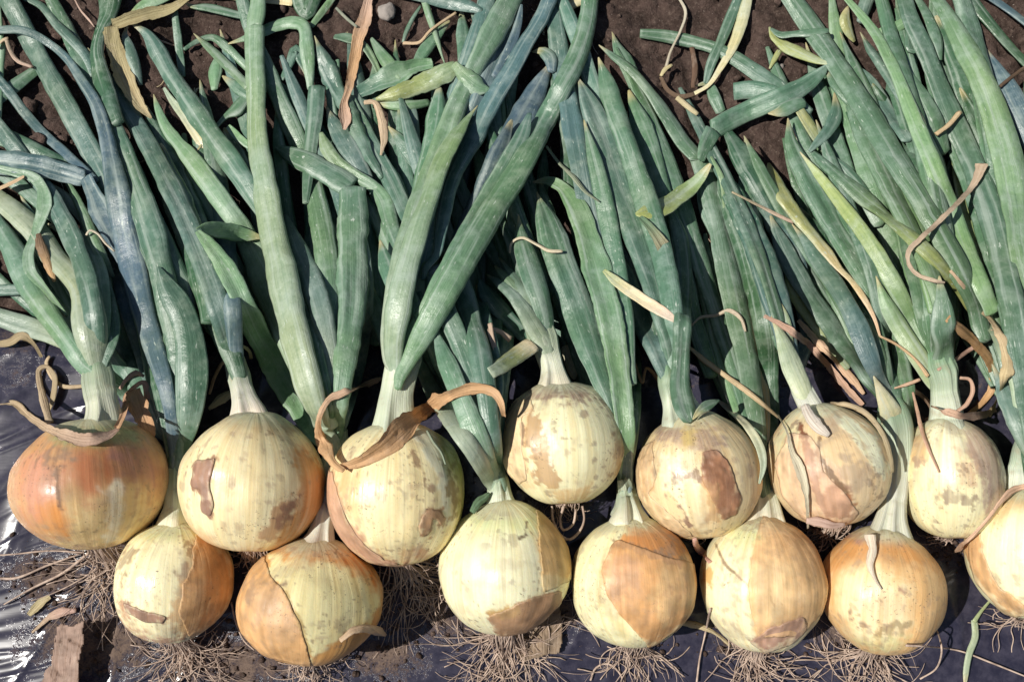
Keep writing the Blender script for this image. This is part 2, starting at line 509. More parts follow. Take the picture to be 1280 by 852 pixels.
def grad(code, n, seed):
    keys = [np.array(COL[c]) for c in code]
    if len(keys) == 1: keys = keys * 2
    t = np.linspace(0, len(keys) - 1, n); i = np.minimum(t.astype(int), len(keys) - 2); f = sstep(.0, 1., t - i)[:, None]
    K = np.array(keys); c = K[i] * (1 - f) + K[i + 1] * f
    r = np.random.default_rng(seed)
    return c * (1 + r.uniform(-.10, .10)) * (1 + r.uniform(-.05, .05, 3))

def parse(s, k=1.0):
    return [np.array([[float(v) for v in p.split(',')] for p in seg.split()]) * [1, 1, k] for seg in s.split('|')]

def square(P):
    T = np.gradient(P[:, :2], axis=0); T /= np.maximum(np.linalg.norm(T, axis=1), 1e-6)[:, None]
    f = np.abs(T).max(1); P = P.copy(); P[:, 2] *= 1 - .85 * (1 - f); return P

def extend_out(P):
    """leaves that run out of the picture go on for a few centimetres and taper off"""
    def out(p): return p[0] <= 2 or p[1] <= 2 or p[0] >= 1278
    if out(P[0]):
        d = P[0, :2] - P[1, :2]; d /= np.hypot(*d)
        P = np.vstack([[*(P[0, :2] + d * 150), P[0, 2] * .15], [*(P[0, :2] + d * 75), P[0, 2] * .75], P])
    if out(P[-1]):
        d = P[-1, :2] - P[-2, :2]; d /= np.hypot(*d)
        P = np.vstack([P, [*(P[-1, :2] + d * 75), P[-1, 2] * .75], [*(P[-1, :2] + d * 150), P[-1, 2] * .15]])
    return P
# ------------------------------------------------------------------ what lies where (photo pixels, then turned into places)
# bulb: centre, half widths, lift, base colours root>neck, neck path (x,y,width), neck top height
BULBS = dict(
 A=dict(c=(115, 603, 93, 81), lift=.004, col='opn', ang=4, neck='126,545,60 130,528,46 128,508,38 124,488,38 121,462,38 118,440,36', zt=.046),
 B=dict(c=(316, 602, 88, 87), lift=.006, col='e', ang=-3, neck='312,528,44 308,508,34 302,485,28 296,462,26 290,440,26', zt=.034),
 C=dict(c=(497, 615, 86, 88), lift=.006, col='ee', ang=0, neck='494,548,60 494,520,42 496,495,36 501,468,36 507,440,37 514,405,34 523,370,29 532,338,23 538,316,10', zt=.050),
 D=dict(c=(703, 553, 79, 78), lift=.007, col='e', ang=3, neck='694,492,42 692,470,32 686,445,36 677,415,40 668,395,38', zt=.042),
 E=dict(c=(871, 594, 78, 77), lift=.007, col='e', ang=8, neck='858,535,62 850,510,46 842,482,40 836,455,38', zt=.044),
 F=dict(c=(1034, 582, 75, 78), lift=.007, col='e', ang=10, neck='1022,540,50 1016,515,36 1004,490,32 993,465,30 985,445,28', zt=.040),
 G=dict(c=(1187, 595, 63, 76), lift=.006, col='e', ang=2, neck='1184,545,54 1184,520,42 1181,490,35 1176,462,37 1169,440,36', zt=.044),
 H=dict(c=(219, 726, 71, 75), lift=0, col='e', ang=-2, neck='216,664,44 218,640,30 219,612,28 220,585,26 221,560,24', zt=.024),
 I=dict(c=(388, 752, 88, 76), lift=0, col='e', ang=-5, neck='394,690,50 399,672,32 405,640,28 411,600,30 418,560,36 422,535,38', zt=.030),
 J=dict(c=(631, 711, 80, 82), lift=0, col='e', ang=1, neck='630,650,56 626,625,34 622,600,30 616,580,34', zt=.036),
 K=dict(c=(791, 725, 79, 79), lift=0, col='e', ang=2, neck='788,658,48 786,635,32 783,612,26 780,590,24', zt=.024),
 M=dict(c=(952, 728, 76, 82), lift=0, col='e', ang=0, neck='955,668,56 957,645,40 956,620,30 953,595,26 950,570,24', zt=.024),
 N=dict(c=(1101, 737, 75, 77), lift=0, col='e', ang=-4, neck='1110,676,50 1114,645,36 1121,605,30 1124,560,34 1118,520,38 1110,492,34', zt=.040),
 P=dict(c=(1285, 690, 73, 79), lift=0, col='e', ang=0, neck='1285,630,56 1284,605,44 1284,575,40 1286,545,40', zt=.040),
)
# colour patches on the skins: colour, strength, softness, edge roughness, polygon
PATCH = dict(
 A=[((.58,.34,.18),1,40,6,'0,500 220,500 220,700 0,700'),
    ((.78,.62,.34),.9,20,16,'78,640 92,612 120,600 150,582 180,600 198,640 170,690 110,700 70,690'),
    ((.50,.20,.10),.8,20,12,'62,570 100,558 150,566 176,590 150,612 122,624 104,628 92,600 66,600'),
    ((.56,.28,.19),.85,14,10,'22,575 55,565 72,600 70,640 40,650 24,620'),
    ((.44,.22,.17),.85,16,10,'138,552 180,556 200,585 196,610 165,598 140,582'),
    ((.66,.30,.10),.85,9,6,'46,630 70,628 86,650 84,670 56,660'),
    ((.30,.20,.14),.8,5,8,'58,562 84,556 86,570 70,588 56,574'),
    ((.20,.12,.08),.9,1.2,3,'69,580 73,580 72,605 76,636 73,636 69,606'),
    ((.84,.80,.66),.8,6,5,'130,610 150,600 152,640 146,680 128,684 136,650'),
    ((.36,.42,.22),.8,8,4,'60,545 100,528 160,530 176,550 130,556 80,558')],
 B=[((.80,.72,.48),1,20,0,'200,480 420,480 420,700 200,700'),
    ((.64,.36,.15),.95,8,7,'368,558 392,566 410,600 405,650 378,682 345,692 352,662 368,636 376,606'),
    ((.34,.20,.13),1,1.5,5,'243,576 269,575 263,603 268,628 264,647 251,638 252,612 240,606'),
    ((.46,.29,.17),.9,3,6,'322,676 336,640 360,618 378,622 362,648 342,672 326,682'),
    ((.28,.16,.11),.9,2,5,'344,648 362,622 374,618 366,640 348,660'),
    ((.55,.42,.26),.6,12,7,'252,520 372,520 388,540 340,544 280,540'),
    ((.34,.22,.16),.7,3,6,'350,526 368,530 374,540 356,540'),
    ((.66,.44,.25),.7,8,5,'230,640 246,660 290,690 320,694 280,696 236,668')],
 C=[((.79,.71,.45),1,20,0,'380,500 620,500 620,720 380,720'),
    ((.50,.30,.20),.95,3,5,'404,585 418,590 430,628 446,668 478,696 506,704 470,706 420,672 404,630'),
    ((.74,.74,.58),.95,3,4,'512,532 538,535 556,568 564,612 566,668 554,640 546,596 530,562'),
    ((.46,.44,.14),.85,4,6,'546,545 566,560 586,598 584,640 568,668 568,612 556,568'),
    ((.30,.20,.08),.8,3,9,'556,580 564,582 574,620 566,650 562,620'),
    ((.40,.24,.13),1,1.5,5,'522,660 530,640 550,634 556,648 548,662 540,646 536,668 526,670'),
    ((.52,.32,.20),.8,6,6,'500,690 524,684 542,688 530,702 504,706'),
    ((.66,.44,.22),.75,10,6,'414,585 440,580 452,610 440,640 424,622'),
    ((.30,.20,.13),.8,1.2,6,'510,556 513,556 540,600 548,640 544,640 534,600')],
 D=[((.78,.76,.52),1,20,0,'600,450 800,450 800,640 600,640'),
    ((.74,.56,.34),.9,6,4,'618,560 630,520 662,494 666,520 656,560 664,610 640,604'),
    ((.48,.32,.18),.9,2,6,'656,520 678,512 686,548 690,585 700,608 684,612 668,600 658,560'),
    ((.34,.25,.20),.85,7,9,'660,478 700,470 738,484 732,500 696,504 664,498'),
    ((.84,.82,.68),.8,2,7,'680,522 690,526 696,560 688,580 684,550'),
    ((.46,.32,.16),.7,4,7,'768,540 784,548 780,580 770,592'),
    ((.22,.14,.10),.8,1,4,'655,506 658,506 655,540 652,556 651,540'),
    ((.58,.40,.20),.7,6,6,'680,610 720,612 740,604 730,626 700,632')],
 E=[((.72,.58,.36),1,20,0,'780,500 960,500 960,690 780,690'),
    ((.82,.74,.52),.95,4,6,'822,566 868,560 878,590 880,640 878,668 856,650 834,610'),
    ((.72,.62,.40),.9,5,5,'900,540 925,560 944,600 934,640 905,660 922,610 918,580'),
    ((.34,.17,.10),1,1.6,6,'876,566 894,562 914,582 922,622 918,640 902,650 892,630 878,600'),
    ((.56,.36,.18),.85,3,6,'876,600 892,606 900,652 884,652'),
    ((.40,.29,.24),.8,9,9,'820,528 860,525 890,532 908,556 890,572 858,552 826,552'),
    ((.62,.48,.20),.8,4,4,'852,532 872,530 868,552 856,556'),
    ((.52,.34,.18),.85,5,5,'798,560 816,556 818,610 806,624 796,600'),
    ((.28,.18,.13),.8,1.4,8,'838,594 870,590 872,600 850,602'),
    ((.26,.16,.12),.9,1.2,5,'842,628 846,628 862,656 858,656')],
 F=[((.70,.56,.37),1,20,0,'950,490 1130,490 1130,680 950,680'),
    ((.74,.76,.58),.95,2.5,4,'1044,520 1068,522 1094,545 1110,580 1108,598 1090,580 1066,556'),
    ((.62,.42,.28),.8,8,6,'1000,580 1040,570 1060,600 1040,620 1010,612'),
    ((.34,.15,.08),.95,3,6,'1026,622 1040,606 1058,608 1072,632 1058,646 1034,644'),
    ((.66,.64,.42),.8,6,6,'968,560 988,520 1000,530 992,566 974,574'),
    ((.74,.56,.34),.8,4,4,'1024,540 1048,536 1078,566 1090,590 1066,600 1034,572'),
    ((.36,.28,.22),.6,6,9,'1046,570 1082,574 1092,604 1062,612'),
    ((.22,.10,.06),1,1.2,3,'998,526 1004,530 1014,570 1026,610 1034,636 1026,638 1014,606 1002,562'),
    ((.20,.13,.08),.9,1,2,'1023,544 1026,546 1022,566 1042,590 1062,616 1058,618 1036,594 1019,568')],
 G=[((.76,.72,.48),1,20,0,'1110,480 1270,480 1270,690 1110,690'),
    ((.42,.32,.26),.9,7,7,'1200,524 1226,530 1254,570 1254,616 1240,645 1228,640 1230,606 1210,572'),
    ((.68,.48,.26),.9,4,4,'1136,550 1156,535 1162,570 1150,584 1136,572'),
    ((.38,.28,.22),.8,2,4,'1142,572 1156,568 1156,582 1142,584'),
    ((.80,.80,.62),.8,10,3,'1160,520 1200,520 1206,560 1180,590 1164,570'),
    ((.30,.24,.18),.7,4,10,'1174,618 1196,614 1222,620 1212,630 1182,628'),
    ((.60,.44,.30),.7,7,7,'1196,560 1220,580 1226,600 1200,606')],
 H=[((.82,.78,.54),1,20,0,'120,630 310,630 310,820 120,820'),
    ((.60,.33,.14),.95,8,6,'244,660 268,672 292,700 292,745 270,776 232,794 216,776 222,736 236,700'),
    ((.66,.50,.30),.8,10,8,'222,735 260,730 270,770 236,790 218,780'),
    ((.62,.66,.34),.8,12,4,'170,672 200,652 244,652 250,668 214,676'),
    ((.32,.20,.14),1,1.3,4,'156,754 180,764 208,768 202,776 180,776 160,764'),
    ((.40,.32,.22),.8,4,8,'148,700 160,684 172,688 160,706 152,730 148,720'),
    ((.34,.24,.15),.7,2,7,'232,684 244,676 240,696 232,694'),
    ((.52,.34,.24),.9,4,6,'146,745 160,775 190,798 230,800 200,806 160,790'),
    ((.42,.28,.18),.8,4,6,'220,796 250,786 266,784 244,800')],
 I=[((.64,.36,.14),1,20,0,'280,660 490,660 490,840 280,840'),
    ((.80,.74,.44),1,2.5,3,'334,692 352,690 440,690 470,712 474,752 462,780 428,792 404,812 390,826 382,798 366,764 354,740 336,716'),
    ((.62,.25,.06),.9,10,5,'330,678 385,668 450,682 474,712 468,740 452,716 420,704 360,702'),
    ((.62,.42,.26),.8,12,6,'310,720 350,735 372,790 340,808 306,770'),
    ((.26,.18,.13),.85,3,10,'312,724 332,722 352,732 342,738 328,734 318,752 308,744'),
    ((.30,.20,.14),.7,2,8,'322,768 336,770 334,780 322,776'),
    ((.46,.34,.14),.8,1.2,2,'352,735 356,735 372,766 390,812 388,818 368,770')],
 J=[((.80,.79,.57),1,20,0,'530,610 730,610 730,810 530,810'),
    ((.64,.42,.18),.95,3,3,'668,640 690,650 716,690 712,716 690,730 676,740 674,700'),
    ((.80,.76,.52),.8,4,3,'676,720 694,716 706,726 700,738 672,742'),
    ((.40,.24,.14),1,2,4,'612,766 640,756 662,746 700,736 696,760 670,788 642,798 622,790'),
    ((.50,.34,.14),.9,3,4,'612,764 640,754 650,768 626,776'),
    ((.62,.70,.38),.7,14,3,'580,640 670,640 676,664 600,668'),
    ((.16,.12,.08),.9,1,2,'657,652 659,652 656,666 660,668 650,674 648,671 656,669')],
 K=[((.80,.78,.52),1,20,0,'700,640 880,640 880,820 700,820'),
    ((.66,.38,.17),1,2.5,4,'764,684 772,672 800,656 840,658 876,690 876,740 850,780 812,806 796,790 776,768 758,744 752,712'),
    ((.56,.26,.10),.9,7,5,'782,656 836,654 862,684 850,704 800,688 778,680'),
    ((.56,.36,.28),.75,10,7,'756,690 790,692 800,730 770,750 754,722'),
    ((.74,.60,.34),.8,10,6,'826,700 864,704 866,750 830,780 812,750'),
    ((.30,.19,.13),.85,2.5,5,'768,673 800,684 836,692 858,704 854,708 830,700 796,692 770,682'),
    ((.34,.22,.16),.7,5,8,'822,664 842,668 850,690 836,686'),
    ((.66,.58,.32),.7,5,5,'742,700 762,760 788,800 770,790 744,750')],
 M=[((.82,.78,.54),1,20,0,'860,640 1050,640 1050,820 860,820'),
    ((.72,.48,.25),.95,3,3,'950,650 990,648 1024,676 1036,716 1030,756 1004,790 946,796 938,768 934,730 940,690'),
    ((.60,.36,.18),.8,12,7,'960,654 996,654 1026,690 1030,720 1000,700 966,684'),
    ((.78,.66,.42),.8,12,5,'944,700 990,706 1000,750 970,780 944,770'),
    ((.42,.26,.19),1,3,5,'936,800 960,784 1004,770 1006,784 986,802 958,812'),
    ((.64,.70,.40),.8,10,4,'912,668 950,640 954,672 920,684'),
    ((.62,.40,.16),.9,2,4,'879,705 892,716 896,732 886,736 878,724'),
    ((.25,.17,.10),.9,.9,1,'893,678 895,678 906,702 940,734 944,738 904,706')],
 N=[((.74,.50,.26),1,20,0,'1020,640 1200,640 1200,830 1020,830'),
    ((.62,.33,.13),.9,9,5,'1038,690 1056,664 1110,656 1150,664 1180,700 1182,726 1150,706 1100,694 1056,704 1036,730'),
    ((.40,.26,.24),.7,7,5,'1056,666 1110,656 1140,664 1130,678 1070,676'),
    ((.80,.72,.48),.85,12,6,'1048,720 1090,706 1136,730 1140,780 1110,808 1070,800 1048,760'),
    ((.74,.58,.38),.7,8,5,'1070,744 1130,744 1138,770 1090,778'),
    ((.30,.20,.14),.8,3,7,'1066,768 1080,776 1084,786 1068,778'),
    ((.38,.24,.18),.8,4,6,'1122,732 1134,736 1134,744 1124,742'),
    ((.30,.22,.12),.7,3,9,'1100,782 1136,776 1130,790 1100,792'),
    ((.64,.62,.34),.7,6,4,'1066,800 1140,796 1130,812 1090,814')],
 P=[((.80,.78,.54),1,20,0,'1180,600 1400,600 1400,800 1180,800'),
    ((.70,.44,.22),1,2.5,3,'1206,650 1222,640 1228,690 1246,730 1290,764 1260,764 1220,720 1206,690'),
    ((.72,.50,.26),.7,8,5,'1220,625 1280,605 1290,630 1240,660')],
)
# leaves: layer, owner, flags, colours start>end, path x,y,width in photo pixels. f flat, r dry ribbon, o over bulbs, c cut start, n never attached
LEAVES = [
# --- layer 0: underneath
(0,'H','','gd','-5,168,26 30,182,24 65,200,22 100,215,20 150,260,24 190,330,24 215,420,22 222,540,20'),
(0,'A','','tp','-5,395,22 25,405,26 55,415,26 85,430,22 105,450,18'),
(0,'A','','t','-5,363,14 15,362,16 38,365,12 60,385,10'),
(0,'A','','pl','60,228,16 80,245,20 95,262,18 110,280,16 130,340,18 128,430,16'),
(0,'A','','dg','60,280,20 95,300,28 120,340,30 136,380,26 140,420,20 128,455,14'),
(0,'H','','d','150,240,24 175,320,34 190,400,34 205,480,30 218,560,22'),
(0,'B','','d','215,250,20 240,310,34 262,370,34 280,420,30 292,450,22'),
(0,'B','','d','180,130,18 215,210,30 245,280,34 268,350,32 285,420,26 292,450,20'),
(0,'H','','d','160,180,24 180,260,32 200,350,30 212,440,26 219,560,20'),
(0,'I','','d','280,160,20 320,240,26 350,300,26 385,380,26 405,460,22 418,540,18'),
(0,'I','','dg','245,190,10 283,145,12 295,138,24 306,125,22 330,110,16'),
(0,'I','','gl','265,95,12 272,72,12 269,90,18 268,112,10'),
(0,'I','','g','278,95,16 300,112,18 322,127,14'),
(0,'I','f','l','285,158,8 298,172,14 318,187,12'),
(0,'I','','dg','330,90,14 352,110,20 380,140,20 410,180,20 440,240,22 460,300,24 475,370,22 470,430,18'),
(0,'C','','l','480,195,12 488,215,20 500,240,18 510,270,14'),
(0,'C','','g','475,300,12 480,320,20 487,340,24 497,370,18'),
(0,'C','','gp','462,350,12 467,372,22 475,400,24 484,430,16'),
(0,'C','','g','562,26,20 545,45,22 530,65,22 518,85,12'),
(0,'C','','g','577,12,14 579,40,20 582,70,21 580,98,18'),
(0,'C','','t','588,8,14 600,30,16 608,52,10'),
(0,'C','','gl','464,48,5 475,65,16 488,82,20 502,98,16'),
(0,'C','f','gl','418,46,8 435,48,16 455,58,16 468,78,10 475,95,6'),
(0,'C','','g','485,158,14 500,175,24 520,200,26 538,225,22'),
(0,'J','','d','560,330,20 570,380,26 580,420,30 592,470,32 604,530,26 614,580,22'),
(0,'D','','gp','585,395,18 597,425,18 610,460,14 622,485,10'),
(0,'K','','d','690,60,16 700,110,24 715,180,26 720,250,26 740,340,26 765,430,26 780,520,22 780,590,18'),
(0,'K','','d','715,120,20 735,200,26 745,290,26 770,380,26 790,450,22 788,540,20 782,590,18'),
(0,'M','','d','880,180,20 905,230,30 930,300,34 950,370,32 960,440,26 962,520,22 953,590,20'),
(0,'F','','db','890,195,16 920,250,30 948,310,36 965,360,34 980,410,28 988,450,22'),  # dark start paints the shade this leaf lies in
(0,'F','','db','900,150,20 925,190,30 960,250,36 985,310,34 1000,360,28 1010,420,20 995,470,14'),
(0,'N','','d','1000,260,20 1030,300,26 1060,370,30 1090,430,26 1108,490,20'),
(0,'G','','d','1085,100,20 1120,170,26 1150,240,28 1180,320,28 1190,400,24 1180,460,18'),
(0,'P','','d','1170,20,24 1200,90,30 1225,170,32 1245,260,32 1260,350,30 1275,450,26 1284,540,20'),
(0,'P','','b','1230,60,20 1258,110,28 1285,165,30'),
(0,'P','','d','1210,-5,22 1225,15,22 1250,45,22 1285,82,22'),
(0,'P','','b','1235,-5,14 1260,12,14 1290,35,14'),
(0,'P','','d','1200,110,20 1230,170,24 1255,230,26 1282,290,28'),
(0,'L','c','g','800,42,10 830,45,15 860,51,17 890,59,18 915,71,21 940,87,24 965,104,25 985,120,26 1010,142,26'),
(0,'L','c','g','917,115,20 940,113,22 965,119,22 985,128,16'),
(0,'N','','g','960,142,10 975,140,18 990,132,20 1005,128,14'),
(0,'N','c','yg','1000,138,16 1013,158,20 1028,182,20 1045,205,14'),
(0,'G','c','y','1028,60,12 1042,82,20 1055,102,18 1066,125,10'),
(0,'G','','y','1060,8,14 1056,25,16 1062,42,12 1068,52,5'),
(0,'G','','t','1086,-5,18 1080,12,18 1076,28,12'),
(0,'G','c','l','1102,42,16 1122,33,16 1142,22,14'),
(0,'G','c','g','1138,40,12 1138,62,14 1150,62,6'),
(0,'C','c','s','680,24,12 698,14,18 722,2,18'),
(0,'C','','g','700,12,12 712,24,14 720,34,8'),
(0,'E','','g','765,40,8 772,60,20 785,85,24 792,110,14'),
(0,'G','','t','1058,75,14 1085,100,22 1110,140,24 1135,175,22'),
(0,'A','','g','-5,125,22 12,112,23 45,88,19'),
(0,'A','','l','2,48,6 3,62,8 2,82,7'),
(0,'H','','l','158,22,10 176,8,22 205,-5,20'),
(0,'B','','g','230,3,8 240,8,10 262,10,12 290,17,12 315,23,10'),
(0,'L','f','s','333,1,8 365,4,9'),
(0,'I','','g','385,100,8 378,80,12 370,62,14 362,80,12 352,100,7'),
(0,'I','','l','418,-5,10 402,16,11 389,33,9'),
(0,'I','c','d','372,-5,18 376,8,20 384,18,16 392,0,18'),
(0,'N','','yp','982,338,4 990,365,14 1010,395,18 1032,425,16 1060,460,12'),
(0,'P','','yl','1190,180,16 1200,220,20 1210,270,22 1225,320,22 1245,380,22 1265,440,20'),
(0,'P','f','g','1216,80,10 1228,140,20 1236,190,20 1245,240,16'),
# --- layer 1
(1,'A','','gl','-5,205,30 25,232,22 60,262,24 90,290,26 115,320,24 128,380,22 124,440,20'),
(1,'A','','p','-5,246,26 20,266,34 45,291,34 65,319,36 88,342,36 104,362,34 110,395,38 115,430,36 120,458,32'),
(1,'H','','d','140,148,24 158,210,34 188,290,40 212,350,42 226,410,40 226,470,34'),  # this and the next: shadow painted as dark leaf colour
(1,'H','','d','200,180,26 218,240,36 240,300,40 256,350,38 264,400,32'),
(1,'H','','tg','180,222,4 187,252,15 199,292,26 213,328,28 230,362,26 238,395,20'),
(1,'H','','l','133,138,4 142,152,9 150,172,11 158,200,10 167,236,4'),
(1,'B','','t','160,32,8 156,42,10 162,62,14 169,82,13 176,106,5'),
(1,'I','f','ps','205,110,5 215,126,10 232,148,12 250,178,11 268,206,8'),
(1,'B','c','g','218,14,8 221,38,9 225,72,9 228,96,7'),
(1,'I','','dl','230,62,6 248,51,8 266,47,9 284,60,14 300,76,13 320,95,12'),
(1,'I','','l','242,42,8 262,60,14 285,83,16 312,110,15'),
(1,'I','f','l','352,130,12 370,157,17 392,192,18'),
(1,'I','','gl','385,238,8 391,256,28 404,282,33 422,314,26 438,340,20'),
(1,'C','fwc','tl','448,116,20 455,113,20 470,106,28 492,95,30 515,84,22 540,80,14'),
(1,'C','','l','470,130,12 495,132,13 520,131,11 536,128,9'),
(1,'J','','g','595,355,12 604,395,20 612,430,24 618,470,24 617,520,22 616,575,18'),
(1,'J','','tg','560,395,12 568,430,28 580,472,34 596,520,36 608,560,32 617,592,26'),
(1,'K','','b','722,172,6 729,196,16 740,235,21 753,277,26 768,315,28 786,346,28 806,375,20'),
(1,'E','','t','760,290,12 780,340,26 800,395,30 820,435,30 832,465,24'),
(1,'M','','gl','800,118,4 813,145,14 825,182,18 838,218,19 851,252,22 863,292,24 876,335,24 887,375,26 898,425,27 914,475,26 930,525,21 943,565,16'),
(1,'M','','g','868,108,6 885,105,12 893,122,17 901,140,14'),
(1,'F','','pg','972,372,8 978,395,18 982,425,18 990,455,16'),
(1,'G','','tg','1030,188,14 1052,210,22 1080,245,22 1100,280,22'),
(1,'G','','g','985,148,12 989,178,26 1004,214,36 1024,250,42 1044,286,42 1067,322,40 1090,357,38 1114,392,34 1138,424,30 1160,458,24'),
(1,'G','','t','1075,40,8 1090,65,16 1110,95,20 1130,128,16 1145,160,10'),
(1,'P','','g','1128,78,14 1148,115,24 1168,155,28 1180,190,20'),
(1,'G','','l','1058,262,4 1075,292,22 1094,322,28 1113,352,30 1130,385,26 1150,420,20'),
(1,'P','','lp','1145,220,10 1160,255,18 1180,300,22 1205,345,22 1232,390,22 1258,440,20 1276,500,16'),
(1,'I','','gl','300,-8,16 322,60,20 352,130,24 385,210,26 405,300,28 415,400,26 418,500,20'),
(1,'I','','t','352,70,6 372,120,18 398,180,22 430,250,26 452,330,26 452,420,24 436,500,18'),
(1,'J','','g','440,120,6 460,170,20 490,230,24 520,300,26 555,380,28 590,470,28 612,560,24'),
(1,'J','','tg','500,120,6 520,190,20 545,260,24 575,350,26 600,440,26 615,540,22'),
(1,'C','','t','610,-8,24 596,50,28 575,110,30 555,170,30 535,240,30 515,320,28 500,400,24'),
(1,'C','','bt','640,20,10 622,70,24 600,130,28 575,190,28 550,260,26 528,330,22'),
(1,'H','','gt','60,-8,14 90,50,22 118,110,26 150,180,30 180,260,34 205,350,34 222,440,30 222,540,22'),
(1,'B','','t','110,60,8 150,120,20 190,190,26 230,270,30 262,350,30 284,420,24'),
(1,'B','','gb','250,100,8 262,170,20 275,240,24 284,320,26 292,400,24'),
(1,'A','','tg','-8,150,20 30,200,24 65,250,26 95,310,28 115,380,28 120,440,22'),
(1,'K','','tb','690,-8,18 700,70,24 715,150,28 732,240,28 752,340,28 772,440,26 782,560,20'),
(1,'K','','g','730,150,8 748,220,22 765,300,24 780,390,24 786,480,20'),
(1,'E','','gl','715,40,8 740,110,22 770,190,26 798,270,28 822,350,28 840,430,24'),
(1,'N','','g','930,170,8 965,240,22 1000,300,26 1040,360,28 1075,420,28 1102,490,22'),
(1,'N','','gt','1020,150,8 1045,220,22 1072,290,26 1095,360,26 1112,430,24 1116,500,20'),
(1,'G','','gl','1050,40,8 1078,110,22 1105,180,26 1130,250,28 1155,320,28 1172,390,24'),
(1,'G','','g','1100,-8,18 1118,60,22 1140,130,26 1160,210,28 1178,290,28 1188,370,24 1180,440,20'),
(1,'P','','gd','1150,60,10 1180,140,26 1210,220,30 1235,300,30 1258,380,28 1276,470,24'),
(1,'P','','g','1200,-8,26 1222,70,32 1240,150,34 1255,240,34 1266,330,32 1276,430,28'),
(1,'G','','yg','1000,190,8 1040,240,18 1085,300,22 1120,360,22 1150,420,18'),
(2,'M','f','ls','889,196,4 902,222,8 908,265,9 917,312,10 929,352,12 940,402,13 950,452,12 957,500,10 958,560,6'),
(1,'E','','tg','700,-8,14 722,50,20 742,110,24 762,180,26 785,250,26 812,340,26 836,430,22'),
(1,'M','','gt','770,60,6 800,120,18 830,190,22 858,270,24 885,360,24 915,450,22 940,540,18'),
(1,'F','','tg','850,110,6 880,170,18 915,240,22 945,310,24 968,380,22 984,440,18'),
# --- layer 2
(2,'H','','t','25,-5,12 52,8,14 72,32,15 95,55,17 110,74,15 118,95,10'),
(2,'H','','t','8,-5,28 33,42,32 60,92,31 86,138,32 110,182,32 132,228,32 156,290,28 175,350,22'),
(2,'H','','db','-5,96,14 12,116,13 30,140,14 55,168,15 80,190,15 103,212,18 120,228,14'),
(2,'A','','l','83,226,6 95,248,12 107,273,15 117,298,15 129,323,13 142,346,4'),
(2,'A','','tl','-5,280,26 12,305,32 26,332,36 40,360,36 60,392,36 82,424,30 104,455,26'),
(2,'H','','tg','198,334,5 208,357,26 226,388,36 236,420,40 240,460,40 238,505,36 233,545,22 231,560,10'),
(2,'B','','tg','165,30,16 183,42,26 198,66,25 215,96,27 238,130,30 262,165,32 290,204,32 318,245,28 345,290,22 370,340,16'),
(2,'B','','lp','192,118,8 197,135,17 208,160,19 222,178,18 236,195,26 256,222,30 282,258,32 304,290,34 318,320,36 334,355,40 354,400,42 374,445,38 395,495,30 412,535,24'),
(2,'I','','tp','357,268,4 366,298,22 380,333,31 395,368,30 406,410,26 414,460,22 418,510,16'),
(2,'I','','dg','340,300,12 365,350,20 385,410,22 398,460,20 412,520,14'),
(2,'I','fw','tg','393,45,10 400,65,24 408,86,28 420,110,28 434,136,22 448,168,20 464,200,14 478,222,8'),
(2,'C','','t','408,133,8 415,150,24 430,176,28 446,202,26 460,228,20'),
(2,'I','f','l','285,55,10 312,46,15 345,32,17 366,28,17 379,33,20 383,58,22 386,85,15 388,112,8'),
(2,'I','c','g','396,109,20 393,150,21 387,193,18 385,220,16 382,254,8'),
(2,'I','f','hlg','401,166,6 408,185,20 424,206,28 445,220,22 465,232,20 480,250,22 487,276,20 498,306,18 508,334,10'),
(2,'C','','g','549,108,26 546,140,27 540,180,27 530,222,28 520,270,26 508,330,20'),
(2,'J','','glp','540,400,8 552,436,22 570,480,28 588,525,32 603,562,30 614,594,26'),
(2,'J','','gpp','515,430,14 531,468,22 548,500,28 572,535,30 596,570,28 612,598,24'),
(2,'D','','g','648,268,6 652,298,26 663,338,31 674,372,30 682,405,22'),
(2,'D','','tg','600,350,6 608,366,24 630,392,28 655,418,26 674,438,18'),
(2,'K','','g','671,240,8 680,264,32 692,300,38 706,342,38 721,382,40 735,425,40 752,472,30 770,520,18'),
(2,'E','','tg','722,96,10 732,118,30 748,156,34 763,196,36 778,240,38 793,284,37 806,325,32 820,370,30 834,415,26 842,455,22'),
(2,'E','','g','748,72,12 757,100,24 766,132,26 779,168,28 791,202,28 802,234,28 814,272,28 828,320,28 838,370,26 845,430,22'),
(2,'M','','g','786,113,19 797,145,27 812,186,26 824,226,25 838,272,24 852,330,22 868,400,22 890,470,19'),
(2,'F','','pw','964,395,10 975,418,22 986,448,28 998,476,28'),
(2,'N','','tg','962,266,8 974,298,26 990,332,28 1010,366,30 1035,402,32 1060,440,30 1082,470,24 1100,492,18'),
(2,'N','','tb','990,280,8 1010,305,22 1030,336,26 1050,366,28 1068,398,28 1084,438,28 1100,478,22'),
(2,'G','','gl','1030,82,10 1040,94,22 1055,113,25 1067,128,22|1069,131,24 1076,150,28 1088,182,30 1101,212,30 1116,244,30 1132,276,30 1150,312,30 1166,350,28 1178,390,26 1182,430,24'),
(2,'N','','g','1117,395,8 1122,425,16 1130,462,18 1137,500,17 1139,545,14 1130,590,10'),
(2,'G','','lp','1095,345,8 1108,380,22 1128,415,26 1148,446,26 1166,476,22'),
(2,'G','','g','1174,345,14 1178,385,26 1178,420,30 1178,455,28'),
(2,'G','','gy','1012,186,5 1030,204,20 1060,230,26 1090,256,28 1120,281,28 1150,306,28 1176,332,26 1198,358,22 1215,385,16 1232,412,8'),
(2,'P','','p','1150,140,8 1168,200,22 1180,245,24 1194,285,26 1212,330,26 1234,375,28 1252,420,26 1270,470,22 1280,520,20'),
